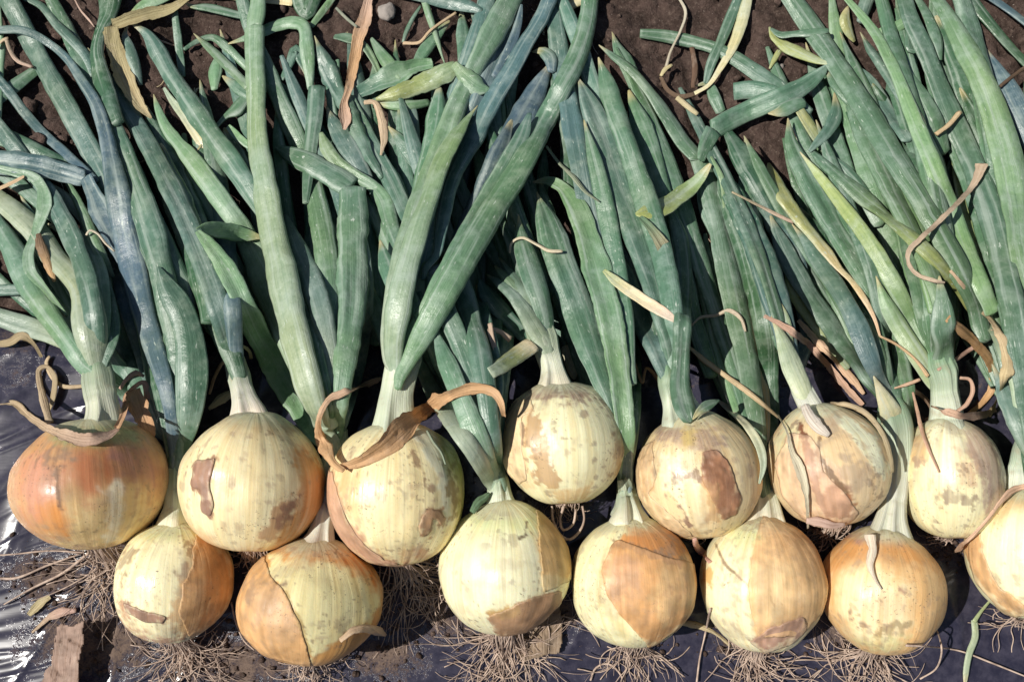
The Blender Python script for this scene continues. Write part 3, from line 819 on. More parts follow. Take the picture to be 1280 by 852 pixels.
(2,'P','','tp','1240,455,12 1252,480,22 1264,512,26 1280,545,24'),
(2,'P','','g','1145,-5,10 1160,22,16 1170,48,18 1176,75,4'),
# --- layer 3
(3,'H','','d','138,-8,30 135,18,26 124,45,19 121,70,22 126,95,26 134,124,26 146,155,22'),
(3,'H','f','tb','-5,203,38 40,207,34 80,216,30 104,223,24|108,222,20 116,240,20 128,266,28 144,298,24 158,330,18'),
(3,'H','','tbb','-5,38,9 28,38,11 58,52,12 84,74,14 104,104,15 119,128,16 132,168,19 140,205,22 148,245,31 156,290,36 168,340,34 179,385,31 192,430,28 205,475,24 214,520,18'),
(3,'I','f','gl','345,184,8 362,192,24 390,205,31 418,220,36 437,232,34|440,236,36 441,262,38 441,300,37 441,345,35 439,395,32 432,445,28 426,495,24 421,535,20'),
(3,'I','f','l','330,297,16 305,293,24 280,289,24 258,287,18 246,288,6|247,289,10 262,306,22 278,328,28 292,352,30 307,385,30 322,418,32 345,458,36 368,500,32 392,540,24'),
(3,'C','','tlp','642,-8,30 618,38,34 600,72,28 584,104,26 571,132,28 557,172,32 543,212,34 529,252,36 516,294,38 505,335,36 498,372,36 492,412,32 492,448,26'),
(3,'C','','b','690,76,12 678,100,34 661,136,38 641,176,38 621,216,34 601,252,30 580,292,26 558,335,20'),
(3,'C','','gb','665,65,10 678,64,18 688,74,18 690,90,10'),
(3,'C','','b','640,150,20 620,200,28 600,250,28 580,300,24 560,340,20 545,380,16'),
(3,'D','','tp','624,322,8 634,334,12 645,350,16 655,366,20 664,388,22'),
(3,'D','','lp','618,332,10 630,344,17 643,358,18 655,375,20'),
(3,'D','','tp','608,343,8 622,352,18 642,370,24 658,392,28 672,416,30'),
(3,'K','f','l','666,228,12 685,226,22 702,234,25 718,255,28 730,284,30 741,318,34 752,358,36 762,400,34 770,445,31 777,495,28 782,545,22 781,590,16'),
(3,'K','rf','ysk','755,338,8 772,353,17 798,371,19 825,388,18 845,400,10'),
(3,'M','','g','748,56,10 765,69,18 790,89,20 812,115,22 836,150,24 856,180,27 872,197,29|874,196,30 884,228,30 894,270,30 904,312,32 914,355,34 924,402,35 934,450,34 942,500,29 950,550,19 952,600,11'),
(3,'E','o','g','830,250,10 842,272,24 850,300,25 855,335,23 855,372,23 853,412,23 851,452,24 850,485,29 856,512,31 861,526,18'),
(3,'G','','g','985,-8,28 1003,18,31 1025,50,34 1048,84,34 1069,116,34 1090,150,34 1110,184,36 1130,216,36 1150,248,36 1170,284,36 1190,320,36 1206,352,32 1220,388,28 1230,425,22'),
(3,'P','','l','1052,-8,8 1075,18,14 1095,44,17 1111,74,19 1125,104,19 1138,138,21 1151,170,22 1164,200,25 1177,234,27 1191,268,28 1205,304,26 1222,345,26 1240,390,24'),
(3,'P','','g','1128,-8,20 1138,25,23 1154,60,26 1170,98,28 1185,134,30 1200,170,32 1215,204,34 1230,244,34 1244,290,34 1256,338,32 1266,388,32 1276,440,30 1284,500,26'),
(3,'P','','dlg','1172,0,18 1190,30,28 1208,64,35 1225,96,38 1240,132,40 1252,170,42 1262,212,43 1270,260,42 1277,310,40 1288,365,38'),  # dark start paints the shaded top of this leaf
(3,'N','','wp','1092,470,12 1102,492,26 1114,520,30 1122,560,26'),
# --- layer 4: on top
(4,'A','f','l','-5,210,9 20,216,12 42,222,14 53,236,15 56,254,17 51,274,15 43,296,12 36,318,13 38,338,14 54,358,10 70,378,7 84,394,3'),
(4,'I','','lp','323,-8,22 320,22,23 318,34,20|318,34,22 318,62,24 320,110,27 321,170,29 329,222,31 339,280,34 350,330,38 362,388,42 376,446,40 391,498,32 406,540,22'),
(4,'C','','b','652,6,3 648,28,10 642,48,14 632,72,15 618,96,10'),
(4,'C','','hp','597,132,8 572,165,24 552,202,27 536,250,26 521,292,28 506,342,30 497,390,33 492,432,28 494,465,20'),
(5,'C','','tl','662,142,6 651,172,22 632,208,25 611,244,26 590,281,26 570,318,26 551,352,27 535,386,27 518,414,26'),
(4,'L','','g','1036,80,3 1026,91,16 1001,110,23 970,124,25 940,137,27 913,150,29 893,161,28|891,164,22 882,182,18 876,200,10'),
(4,'G','f','y','962,34,3 966,44,12 982,57,20 1002,67,18 1020,75,12 1037,80,4'),
(4,'G','f','g','964,36,6 975,43,12 995,42,12 1018,40,13 1035,38,8'),
(4,'G','','y','962,86,3 968,75,8 974,64,9'),
(4,'L','','g','925,-8,12 912,25,14 900,55,14 889,80,13 882,104,6'),
(4,'L','f','ls','936,-8,12 926,30,14 915,60,12 900,86,10 886,106,8 868,117,7'),
(4,'C','fw','yl','470,124,4 484,120,14 502,114,20 530,102,27 554,91,28 570,82,20|568,80,14 576,90,22 588,101,27 599,109,22 612,112,6'),
(4,'C','','l','528,-8,9 537,22,10 546,48,8 552,68,4 556,80,2'),
(4,'C','c','t','533,-4,16 560,2,20 585,8,17 602,14,8'),
(4,'C','','g','526,8,4 517,22,6 508,40,6 504,53,4'),
(4,'N','rf','yysk','961,204,4 968,222,20 980,246,27 998,270,24 1015,292,20 1034,315,18 1050,336,12 1062,348,11 1080,372,10 1093,397,6 1100,420,3'),
(4,'G','','t','1043,116,10 1045,140,17 1036,162,16 1022,178,13 1012,189,6'),
# --- layer 5
(5,'C','','bt','690,-8,22 676,24,23 656,56,27 640,86,28 621,116,29 605,146,28 590,176,27 576,202,23 563,232,21 556,262,20 551,290,16 546,318,12'),
(5,'C','','lgl','738,-8,21 734,28,23 722,70,27 702,110,29 682,150,30 661,190,32 640,226,36 619,258,38 600,290,38 580,325,38 560,360,38 541,394,36 523,428,30 509,455,22'),
(5,'M','f','hy','888,205,30 872,226,30 852,244,27 830,258,28 808,266,20 795,268,5'),
(5,'E','fo','g','866,524,12 873,515,19 885,506,15 899,500,3'),
(5,'E','fo','ep','899,501,5 913,513,15 936,535,16 950,559,13 954,582,9 949,604,3'),
]
# dried ribbons, curls and strings: owner, name, colours, thickness ratio, flags, path
DRY = [
('L','dry_leaf','kok',.12,'','462,-8,8 457,18,14 448,48,15 442,80,12 436,110,10 430,130,8 432,150,15 430,162,6'),
('H','dry_leaf','qqs',.3,'','235,-2,8 215,10,13 190,16,16 162,24,15 142,32,16|139,34,18 143,60,20 153,92,23 166,118,20 178,136,15 189,148,4'),
('L','dry_leaf','s',.2,'','455,128,6 468,128,9 476,148,10 480,172,10 476,194,3'),
('L','straw','s',.4,'','504,54,4 524,53,4 538,38,4 570,16,4'),
('L','straw','p',.5,'','420,10,4 432,22,5 446,34,5'),
('L','dry_leaf','ls',.3,'','800,272,12 813,285,17 827,305,17 838,325,10 843,340,3'),
('L','straw','sk',.3,'','915,240,5 935,250,6 955,260,6 975,270,7 992,278,7'),
('L','dry_leaf','k',.16,'','1228,205,15 1217,231,11 1196,255,9 1171,279,9 1150,299,9 1136,314,7 1136,330,5 1148,344,6 1165,350,6 1181,353,3'),
('P','dry_leaf','ks',.25,'','1188,338,5 1208,362,8 1226,386,9 1242,404,10 1256,432,13 1260,460,13 1252,486,13 1243,506,10 1236,520,5'),
('P','dry_leaf','o',.25,'','1184,398,10 1204,414,17 1226,436,15 1242,460,14 1240,485,13 1228,503,10 1210,518,8'),
('G','dry_leaf','k',.3,'','1240,412,4 1232,424,6 1212,437,6 1192,451,5 1172,462,4'),
('G','dry_leaf','k',.4,'','1150,474,4 1134,480,4 1118,485,2'),
('G','dry_leaf','k',.4,'','1142,488,7 1152,494,6 1162,505,6 1166,520,6 1156,524,4'),
('G','dry_leaf','k',.4,'o','1141,490,5 1146,510,6 1153,540,7 1164,568,5 1174,590,3'),
('G','dry_leaf','k',.4,'','1200,472,5 1212,474,6 1216,488,6 1208,505,6 1196,514,5'),
('G','dry_leaf','k',.3,'o','1165,508,6 1185,515,8 1205,520,10 1228,518,10 1245,512,5'),
('P','dry_leaf','k',.4,'o','1290,606,8 1268,612,10 1252,626,8 1236,648,8 1218,668,10 1200,684,12 1192,690,4'),
('N','dry_leaf','k',.15,'','955,395,5 975,405,8 1008,428,12 1038,460,12 1060,487,13 1078,506,9'),
('N','dry_leaf','k',.15,'','998,400,7 1020,424,12 1045,450,13 1066,474,13 1080,492,6'),
('N','straw','s',.3,'','1100,420,3 1120,430,4 1145,450,5 1160,470,6'),
('K','straw','p',.4,'','683,183,5 700,205,7 716,220,11 732,240,9 749,252,3'),
('D','straw','e',.6,'','637,316,3 640,303,4 652,297,4 670,305,4 685,313,5 703,314,3'),
('M','straw','e',.6,'','864,407,3 875,397,4 895,394,4 912,388,5 926,398,6 932,414,3'),
('E','dry_leaf','s',.3,'','862,434,5 880,450,8 905,468,8 930,486,8 955,506,7 974,522,4'),
('F','dry_leaf','e',.5,'o','972,518,4 984,540,4 990,565,8 1000,585,14 1008,620,7 1010,660,3'),
('F','dry_leaf','k',.3,'o','1008,650,8 1025,652,16 1040,656,10 1056,655,5'),
('F','dry_leaf','z',.12,'o','1006,506,16 1014,522,20 1026,536,14 1036,544,6'),
('F','dry_leaf','sq',.4,'o','1030,506,5 1055,505,8 1082,516,9 1102,540,8 1112,566,7 1116,590,4'),
('C','dry_leaf','oo',.12,'o','630,520,6 626,502,11 615,489,12 592,485,14 562,494,16 536,509,22 508,532,36 480,558,34 450,576,20 424,584,8'),
('C','dry_leaf','ko',.25,'o','478,472,5 458,480,8 430,490,9 410,500,8 398,525,9 400,545,13 408,562,18 418,580,14 430,588,6'),
('B','dry_leaf','ks',.35,'','262,492,5 268,472,8 279,452,9 290,441,7 302,433,6 311,438,5 314,448,4'),
('B','dry_leaf','e',.3,'','261,511,5 272,502,11 284,494,11 294,488,5'),
('A','dry_leaf','sk',.25,'o','-5,503,7 18,504,8 36,520,10 58,534,11 84,545,16 108,550,18 132,545,13 148,536,6'),
('A','dry_leaf','ok',.3,'o','146,535,8 154,520,9 160,500,10 168,484,10 180,478,9 184,494,7 183,508,3'),
('A','dry_leaf','k',.3,'o','150,486,5 160,472,9 170,466,9 180,470,5'),
('A','dry_leaf','o',.2,'','166,488,16 174,510,22 184,535,18 192,556,6'),
('A','dry_leaf','s',.35,'','116,480,5 98,483,7 78,482,8 64,470,8 58,452,8 62,445,6'),
('A','dry_leaf','sq',.4,'','62,528,9 56,505,9 50,480,8 49,462,8 58,458,6 68,470,7 66,498,8 62,512,4'),
('A','dry_leaf','q',.3,'','-5,430,10 12,428,14 28,420,12 42,430,6 52,446,4'),
('I','straw','p',.6,'','100,288,0.1 101,288,.1 102,289,.1'),
('L','straw','e',.6,'','108,294,5 112,288,4 122,292,4 132,304,4 143,314,3'),
('L','dry_leaf','no',.2,'','48,292,6 52,312,12 60,330,12 68,352,4'),
('L','dry_leaf','sk',.4,'','-5,60,4 4,50,8 10,48,6|8,50,5 14,66,5 22,76,6 40,84,5'),
('L','straw','k',.6,'','90,-8,3 100,12,3 112,26,4 118,34,2'),
('L','dry_leaf','s',.3,'','-5,238,10 14,230,11 30,221,7'),
('L','straw','e',.6,'','845,-8,3 857,15,4 850,40,4 838,65,4 832,86,5'),
('L','dry_leaf','n',.3,'','868,118,6 850,121,7 835,113,7 826,96,5'),
('L','straw','s',.5,'','846,122,9 858,132,9 872,143,6'),
('L','straw','s',.6,'','1170,168,7 1186,156,8 1200,140,8'),
('L','straw','n',.6,'','865,60,6 869,85,8 866,110,6'),
('L','straw','n',.5,'','1250,108,5 1268,94,5 1285,82,5'),
('L','straw','s',.4,'','826,95,4 832,86,7 840,81,4'),
('D','dry_leaf','e',.3,'','708,432,14 712,450,14 716,466,14 718,474,4'),
('D','dry_leaf','k',.4,'','612,404,6 616,425,6 621,442,6 612,412,5 624,414,6 638,424,9'),
('K','dry_leaf','w',.3,'','775,600,8 778,615,12 770,635,9 764,644,4'),
('K','dry_leaf','p',.3,'','783,598,10 788,615,12 794,628,10 798,640,4'),
('K','straw','o',.5,'','792,450,4 803,478,5 808,460,4 830,482,8'),
('M','dry_leaf','k',.4,'o','868,672,5 872,684,9 880,692,11 888,702,8'),
('N','dry_leaf','zz',.12,'o','1088,668,14 1091,686,11 1088,706,8 1094,724,4 1102,736,2'),
('I','dry_leaf','s',.3,'o','425,800,8 440,788,10 458,784,9 474,790,12 482,794,5'),
('J','dry_leaf','l',.3,'o','590,640,6 598,628,12 606,622,10 612,616,5'),
('C','dry_leaf','p',.3,'o','534,538,4 542,552,6 552,566,5 557,580,3'),
]
LOOSE_LABELS = """
800,42: long green leaf cut square at its left end, lying across the bare soil at top
917,115: short hollow leaf stub whose cut open end faces left, beside the crossing long leaf
333,1: pale tan flat leaf piece at the top edge between two green leaves
1036,80: straight green leaf lying crosswise from the yellow tips down to the grey-green crease
925,-8: slim green leaf hanging down from the top edge, left one of a pair over soil
936,-8: straw yellow drying leaf curving down beside the slim green leaf over bare soil
462,-8: twisted pink-brown dry leaf hanging down from the top edge over green leaves
455,128: small hooked tan leaf shred below the yellow folded leaf
504,54: thin bent tan stalk on soil right of the pale pebble
420,10: short pale straw on soil left of the pink-brown dry leaf
800,272: creamy dry leaf tip hanging from the yellow flap of the big creased leaf
915,240: thin brown straw crossing the shaded leaves right of the big creased leaf
1228,205: long pinkish tan ribbon lying diagonally over the right-hand green leaves with a hook
108,294: tiny curled white leaf shred among the leaves at left
48,292: small reddish brown leaf fragment wedged between the left-hand leaves
-5,60: curled pink dry string on soil at the left edge
90,-8: thin pinkish stalk on the soil at the upper left
-5,238: tan dry leaf tip poking in from the left edge
845,-8: thin pale pinkish root hanging from the top edge over bare soil
868,118: dark brown curved end of a withered leaf on bare soil
846,122: short straw bundle on soil just below the withered brown curve
1170,168: short straw chip bridging two long leaves in the right part
865,60: short upright brown twig on the soil between withered leaf and cut leaf
1250,108: brown stick poking in over the shaded leaves at the right edge
826,95: tiny straw splinter at the tip of the thin pale root
"""

# ------------------------------------------------------------------ bulbs
PROF = np.array([(-.955, 0), (-.965, .09), (-.975, .17), (-.955, .30), (-.88, .49), (-.72, .70), (-.48, .885), (-.2, .985), (.08, 1.0), (.34, .945), (.58, .82), (.77, .64), (.89, .46), (.955, .33), (.99, .22), (1.005, .1), (1.006, 0)])

def prof(m):
    t = np.linspace(0, len(PROF) - 1, m); i = np.clip(t.astype(int), 0, len(PROF) - 2); f = (t - i)[:, None]
    E = np.vstack([[PROF[1][0], -PROF[1][1]], PROF, 2 * PROF[-1] - PROF[-2]])
    p0, p1, p2, p3 = E[i], E[i + 1], E[i + 2], E[i + 3]
    return .5 * (2 * p1 + (p2 - p0) * f + (2 * p0 - 5 * p1 + 4 * p2 - p3) * f ** 2 + (3 * p1 - p0 - 3 * p2 + p3) * f ** 3)

def poly_sd(px, py, poly):
    P = np.array([[float(v) for v in p.split(',')] for p in poly.split()])
    d = np.full(px.shape, 1e9); ins = np.zeros(px.shape, bool)
    for a, b in zip(P, np.roll(P, -1, 0)):
        e = b - a; L = max(1e-9, e @ e)
        t = np.clip(((px - a[0]) * e[0] + (py - a[1]) * e[1]) / L, 0, 1)
        d = np.minimum(d, np.hypot(px - a[0] - t * e[0], py - a[1] - t * e[1]))
        c = ((a[1] > py) != (b[1] > py)) & (px < (b[0] - a[0]) * (py - a[1]) / (b[1] - a[1] + 1e-12) + a[0])
        ins ^= c
    return np.where(ins, -d, d)

LABELS = dict(
 A='squat reddish orange onion with curled dry ribbon over its top, far left of upper row',
 B='smooth cream onion with a purplish brown torn skin patch on its left cheek',
 C='yellowish ribbed onion wrapped by a long orange papery leaf, four big leaves crossing above',
 D='pale onion with short white neck and loose curly roots below it, mid upper row',
 E='tan onion with a dark brown blotch and a green leaf folded down on its top',
 F='peeling pinkish onion with torn skin flaps and a tangle of roots round its base',
 G='small cream onion with purplish right side under a tangle of dry leaf strings',
 H='small cream and orange onion with a brown slash, lowest at left beside the reddish onion',
 I='orange onion with a pointed cream window in its skin, front row left of centre',
 J='greenish cream onion with white fanned neck and a wide spray of roots below',
 K='front row onion, left part cream, right part copper skin with a dark crease',
 M='front row onion, left half bare white, right half orange, brown smudge at base',
 N='rounded peach onion with thin white skin string over its top, front row right',
 P='cream onion with orange edge cut off by the right side of the photo')

BINFO = {}
def make_bulb(key):
    b = BULBS[key]; cx, cy, rx, ry = b['c']; seed = ord(key)
    r = 1.0
    z = .04
    for _ in range(4):
        C = place(cx, cy, z); dd = depth(C); Rx = rx * dd / F_PX; Ry = ry * dd / F_PX
        z = min(Rx, .5 * (Rx + Ry)) * .98 + b['lift']
    # silhouettes in perspective are a touch larger than the section
    Rx *= .995; Ry *= .99
    ang = math.radians(b['ang'] ); el = math.radians(13)
    A = np.array([-math.sin(ang) * math.cos(el), math.cos(ang) * math.cos(el), math.sin(el)])
    Sx = np.cross(A, [0, 0, 1]); Sx /= np.linalg.norm(Sx); Sz = np.cross(Sx, A)
    base = C + A * (-Ry)
    root = link(bpy.data.objects.new('onion', None)); root.empty_display_size = .02
    root.location = (C[0], C[1], 0)
    tag(root, LABELS[key], 'onion', 'freshly lifted onions laid in two rows with their leaves')
    m, n = 168, 256
    pr = prof(m)
    th = np.linspace(0, 2 * math.pi, n, endpoint=False) - math.pi / 2
    I, J = np.meshgrid(np.arange(m), np.arange(n), indexing='ij')
    ax = pr[I, 0]; ra = pr[I, 1]
    dirs = np.stack([np.cos(th[J]) * ra, np.sin(th[J]) * ra, ax], -1)
    # gentle unevenness: slow lobes, ribs of the scale leaves, faint dents
    k = 1 + .042 * vnoise(dirs * 1.2 + seed, 1) + .022 * vnoise(dirs * 3.1 + seed, 2)
    nn = xyz(np.cos(th[J]) * 7, np.sin(th[J]) * 7, ax * .6 + seed)
    rib = vnoise(nn, 4) * .0032 + vnoise(nn * np.array([2.7, 2.7, 1]), 5) * .0016
    k = k + rib * np.clip(ra * 1.6, 0, 1) * (1 + 1.6 * (ax > .5) * (ax - .5))
    L = dirs * k[..., None]
    W = C + L[..., 0:1] * Sx * Rx + L[..., 1:2] * Sz * Rx + L[..., 2:3] * A * Ry * 1.01
    nrm = (dirs[..., 0:1] * Sx + dirs[..., 1:2] * Sz + dirs[..., 2:3] * A * .9)
    nrm /= np.linalg.norm(nrm, axis=-1)[..., None]
    px, py = project(W)
    d2 = dirs * 1.0
    wx = 9 * fbm(d2 * 2.2 + seed, 40, 4); wy = 9 * fbm(d2 * 2.2 + seed, 50, 4)
    rag = fbm(dirs * 11 + seed, 60, 5)
    col = np.broadcast_to(np.array(COL['e']), W.shape).copy()
    shell = np.full(px.shape, -1.0); shcol = None
    disp = np.zeros(px.shape)
    for q, (c, s, soft, rough, poly) in enumerate(PATCH[key]):
        amp = rough * (2.2 if q else 1)
        sd = poly_sd(px + wx * min(1, rough / 6) * .7, py + wy * min(1, rough / 6) * .7, poly) + rag * amp
        mk = (1 - sstep(-soft, soft, sd)) * s
        if q and soft > 3:      # stain colours run along the scale ribs
            mk = mk * (1 + .35 * vnoise(nn * np.array([3, 3, 1.2]), 70 + q)).clip(0, 1.4)
            mk = mk.clip(0, 1)
        cc = np.array(c)
        col = col * (1 - mk[..., None]) + cc * mk[..., None]
        if q and soft <= 4 and rough >= 3: disp = np.maximum(disp, (1 - sstep(-1.6, 1.6, sd)) * s)
    green = sstep(.78, .97, ax + .06 * rag)[..., None] * .85
    col = col * (1 - green) + np.array((.58, .60, .45)) * green
    rt = sstep(-.90, -.965, ax + .04 * rag)[..., None]
    col = col * (1 - rt * .9) + np.array((.25, .16, .11)) * rt * .9
    col = col * np.array((1.06, 1.04, .97))
    st = (1 + .10 * vnoise(nn * np.array([4, 4, 1.5]), 90) + .07 * vnoise(nn * np.array([10, 10, 2]), 91))
    col = col * st[..., None]
    # uneven ripening and grey-brown soil smears
    rp = sstep(.05, .5, vnoise(nn * np.array([1.2, 1.2, .8]) + 9, 120) + .3 * rag)[..., None] * .24
    col = col * (1 - rp) + col * np.array((.90, .70, .42)) * rp
    dm = dict(D=.75, E=.8, F=.9, G=.7, H=.6, A=.35).get(key, .5)
    q = fbm(dirs * 3.2 + seed * 1.3, 130, 5); mk = (sstep(.08, .34, q) * sstep(-.1, .25, fbm(dirs * 1.3 + seed, 131, 2)))[..., None] * dm
    col = col * (1 - mk * .6) + np.array((.38, .29, .21)) * mk * .6
    q = fbm(dirs * 8 + seed * .7, 133, 5); mk = (sstep(.16, .30, q) * sstep(.0, .3, fbm(dirs * 1.6 + seed + 4, 134, 2)))[..., None] * dm
    col = col * (1 - mk * .8) + np.array((.26, .19, .14)) * mk * .8
    # tiny soil marks
    sp = vnoise(dirs * 26 + seed, 95); dr = fbm(dirs * 2.6 + seed, 96, 3)
    mk = (sstep(.50, .66, sp) * sstep(.05, .3, dr))[..., None] * .6
    col = col * (1 - mk) + np.array((.24, .16, .10)) * mk
    sp = fbm(dirs * 9 + seed, 97, 4); mk = (sstep(.16, .42, sp) * sstep(.02, .3, fbm(dirs * 2.0 + seed, 98, 2)))[..., None] * .5
    col = col * (1 - mk) + np.array((.42, .30, .20)) * mk
    W = W + nrm * (disp * (.00016 + .0001 * rag))[..., None]
    idx = I * n + J; nx = I * n + (J + 1) % n
    Q = np.stack([idx[:-1], nx[:-1], nx[1:], idx[1:]], -1).reshape(-1, 4)
    u = np.minimum(J, n - J) / n
    uv = np.stack([u, (ax + 1) * .5 + seed], -1).reshape(-1, 2)
    bo = make_mesh('bulb', W.reshape(-1, 3), Q, M_BULB, root, col.reshape(-1, 3), uv)
    # height map
    i, j = cell(W.reshape(-1, 3)); np.maximum.at(bulbs_h, (i, j), W.reshape(-1, 3)[:, 2])
    BINFO[key] = dict(root=root, bulb=bo, C=C, A=A, Rx=Rx, Ry=Ry, W=W, nrm=nrm, px=px, py=py, rag=rag, Q=Q, uv=uv, col=col, seed=seed, ax=ax, wx=wx, wy=wy)
    return root

def rim_in(s): return sstep(-1, -6, s)

def skin_patch(key, poly, color, lift=.0009, rough=5, edge_col=(.36, .22, .13)):
    """a torn piece of the papery outer skin, standing off the bulb with a curled rim"""
    B = BINFO[key]
    sd = poly_sd(B['px'] + B['wx'] * .35, B['py'] + B['wy'] * .35, poly) + B['rag'] * rough * .7
    lift = lift * .42
    up = (B['nrm'] @ Fw) < .05
    keep = (sd < 0) & up
    f = keep.reshape(-1)[B['Q']].all(axis=1)
    Q = B['Q'][f]
    if len(Q) < 20: return
    ids, inv = np.unique(Q, return_inverse=True); Q = inv.reshape(-1, 4)
    sdv = sd.reshape(-1)[ids]; r = B['rag'].reshape(-1)[ids]
    rim = sstep(-9, -1, sdv)
    V = B['W'].reshape(-1, 3)[ids] + B['nrm'].reshape(-1, 3)[ids] * (lift * (.45 + .8 * rim * (1 + 1.5 * r)))[:, None]
    V2 = V - B['nrm'].reshape(-1, 3)[ids] * (lift * .9)
    if key in 'BE' and rough >= 4: V = V + B['nrm'].reshape(-1, 3)[ids] * (.0011 * np.abs(fbm(B['W'].reshape(-1, 3)[ids] * 260, 66, 3)) * rim_in(sdv))[:, None]
    c = .55 * np.array(color) * (1 + .25 * r)[:, None] + .45 * B['col'].reshape(-1, 3)[ids]
    vv = vnoise(np.stack([B['uv'][ids][:, 0] * 90, B['uv'][ids][:, 1] * 5, 0 * r], 1), 7); bb = fbm(B['nrm'].reshape(-1, 3)[ids] * 6 + B['seed'], 61, 4)
    c = c * (1 + .16 * vv + .45 * bb)[:, None]
    dk = sstep(-2.2, -.3, sdv)[:, None] * (.25 + .9 * r).clip(0, .6)[:, None]
    c = c * (1 - dk) + np.array(edge_col) * dk
    # close the rim downwards so that the piece has thickness
    n = len(V); e = {}
    for q in Q:
        for a, b in ((q[0], q[1]), (q[1], q[2]), (q[2], q[3]), (q[3], q[0])):
            if (b, a) in e: del e[(b, a)]
            else: e[(a, b)] = 1
    rp_ = {}
    for (a, c_) in e: rp_.setdefault(a, []).append(c_); rp_.setdefault(c_, []).append(a)
    rk = np.array([k_ for k_, v_ in rp_.items() if len(v_) == 2]); ra = np.array([rp_[k_][0] for k_ in rk]); rb = np.array([rp_[k_][1] for k_ in rk])
    for _ in range(5):
        V[rk] = V[rk] * .5 + (V[ra] + V[rb]) * .25; V2[rk] = V2[rk] * .5 + (V2[ra] + V2[rb]) * .25
    rimq = [(b, a, a + n, b + n) for (a, b) in e]
    uv = B['uv'][ids] + .13
    make_mesh('skin_patch', np.vstack([V, V2]), np.vstack([Q, np.array(rimq)]), M_SKIN, B['bulb'], np.vstack([c, c * .8]), np.vstack([uv, uv]))

for k in BULBS: make_bulb(k)
skin_patch('B', '242,574 270,573 264,602 270,630 264,648 250,640 251,612 238,606', (.38, .23, .17), .0010, 4)
skin_patch('C', '520,660 528,640 548,634 558,646 550,660 540,648 537,668 526,672', (.42, .26, .15), .0008, 4)
skin_patch('C', '402,585 416,590 428,630 446,670 480,698 508,706 470,712 415,676 398,630', (.52, .32, .22), .0009, 3)
skin_patch('D', '620,520 646,498 664,498 668,512 654,522 652,560 660,600 650,606 624,580', (.70, .52, .32), .0007, 3)
skin_patch('E', '874,564 896,560 916,582 926,622 920,642 904,652 892,632 876,600', (.36, .19, .11), .0009, 4)
skin_patch('E', '792,560 816,552 822,600 812,616 846,650 872,672 830,664 796,620', (.60, .43, .26), .0008, 4)
skin_patch('F', '1012,545 1024,560 1030,590 1056,612 1074,640 1046,662 1004,650 978,620 968,580 986,540', (.66, .44, .30), .0011, 4)
skin_patch('H', '154,752 180,762 210,767 204,778 178,778 158,766', (.34, .21, .15), .0010, 3)
skin_patch('H', '246,656 270,672 296,700 296,745 270,780 236,796 224,770 226,736 238,700', (.58, .33, .15), .0007, 5)
skin_patch('I', '290,700 330,690 338,716 356,738 370,766 384,800 390,832 330,820 290,780', (.60, .37, .19), .0008, 3)
skin_patch('J', '610,768 640,755 662,745 702,735 700,762 672,790 644,802 620,792', (.42, .26, .15), .0010, 4)
skin_patch('J', '668,636 692,650 718,690 714,724 690,736 676,742 674,700', (.62, .42, .19), .0008, 3)
skin_patch('K', '762,684 772,672 820,690 880,708 880,740 850,784 812,810 796,792 776,770 758,746 750,712', (.62, .35, .16), .0010, 3)
skin_patch('M', '934,802 960,784 1006,768 1010,786 988,806 958,818', (.43, .27, .20), .0010, 4)
skin_patch('M', '952,644 992,646 1030,676 1040,716 1034,756 1004,794 948,798 938,768 934,730 942,690', (.70, .45, .23), .0007, 3)
skin_patch('P', '1200,650 1222,636 1230,690 1248,730 1296,768 1260,772 1216,724 1200,690', (.68, .43, .22), .0008, 3)

# ------------------------------------------------------------------ necks
NECKEND = {}
def make_neck(key):
    b = BULBS[key]; B = BINFO[key]
    P0 = np.array([[float(v) for v in p.split(',')] for p in b['neck'].split()])
    P0[0, 2] *= 1.16; P0[1, 2] *= 1.06
    P0[-1, 2] *= .7
    R = catmull(P0, 3.0); n = len(R)
    zs = B['C'][2] + B['A'][2] * B['Ry'] * .75
    t = np.linspace(0, 1, n)
    z = zs + (b['zt'] - zs) * sstep(0, 1, t)
    P = place(R[:, 0], R[:, 1], z); W = R[:, 2] * depth(P) / F_PX; H = W * (.80 - .15 * t)
    L = np.concatenate([[0], np.cumsum(np.linalg.norm(np.diff(P, axis=0), axis=1))])
    upper = grad('wwpl' if key in 'ACEGJN' else 'ewpp', n, ord(key))
    upper = upper * (1 + .22 * fbm(xyz(np.linspace(0, 5, n), np.full(n, ord(key) * .7)), 5, 3))[:, None]
    V, Q, T, C, uv = tube(P, W, H, L, upper, seed=ord(key), nseg=44, wob=.07, flut=.26, flf=22, cap=(0, .1))
    # fine upright pleats in the papery neck
    make_mesh('neck', V, Q, M_BULB2, B['root'], C, uv, tri=T)
    for q in np.linspace(-.45, .45, 9):
        Tn = np.gradient(P[:, :2], axis=0); Tn /= np.linalg.norm(Tn, axis=1)[:, None]; N = np.stack([-Tn[:, 1], Tn[:, 0]], 1)
        i, j = cell(P[:, :2] + N * (W * q)[:, None]); np.maximum.at(bulbs_h, (i, j), z + H / 2 * math.sqrt(1 - (2 * q) ** 2 * .95))
    NECKEND[key] = (R, z)

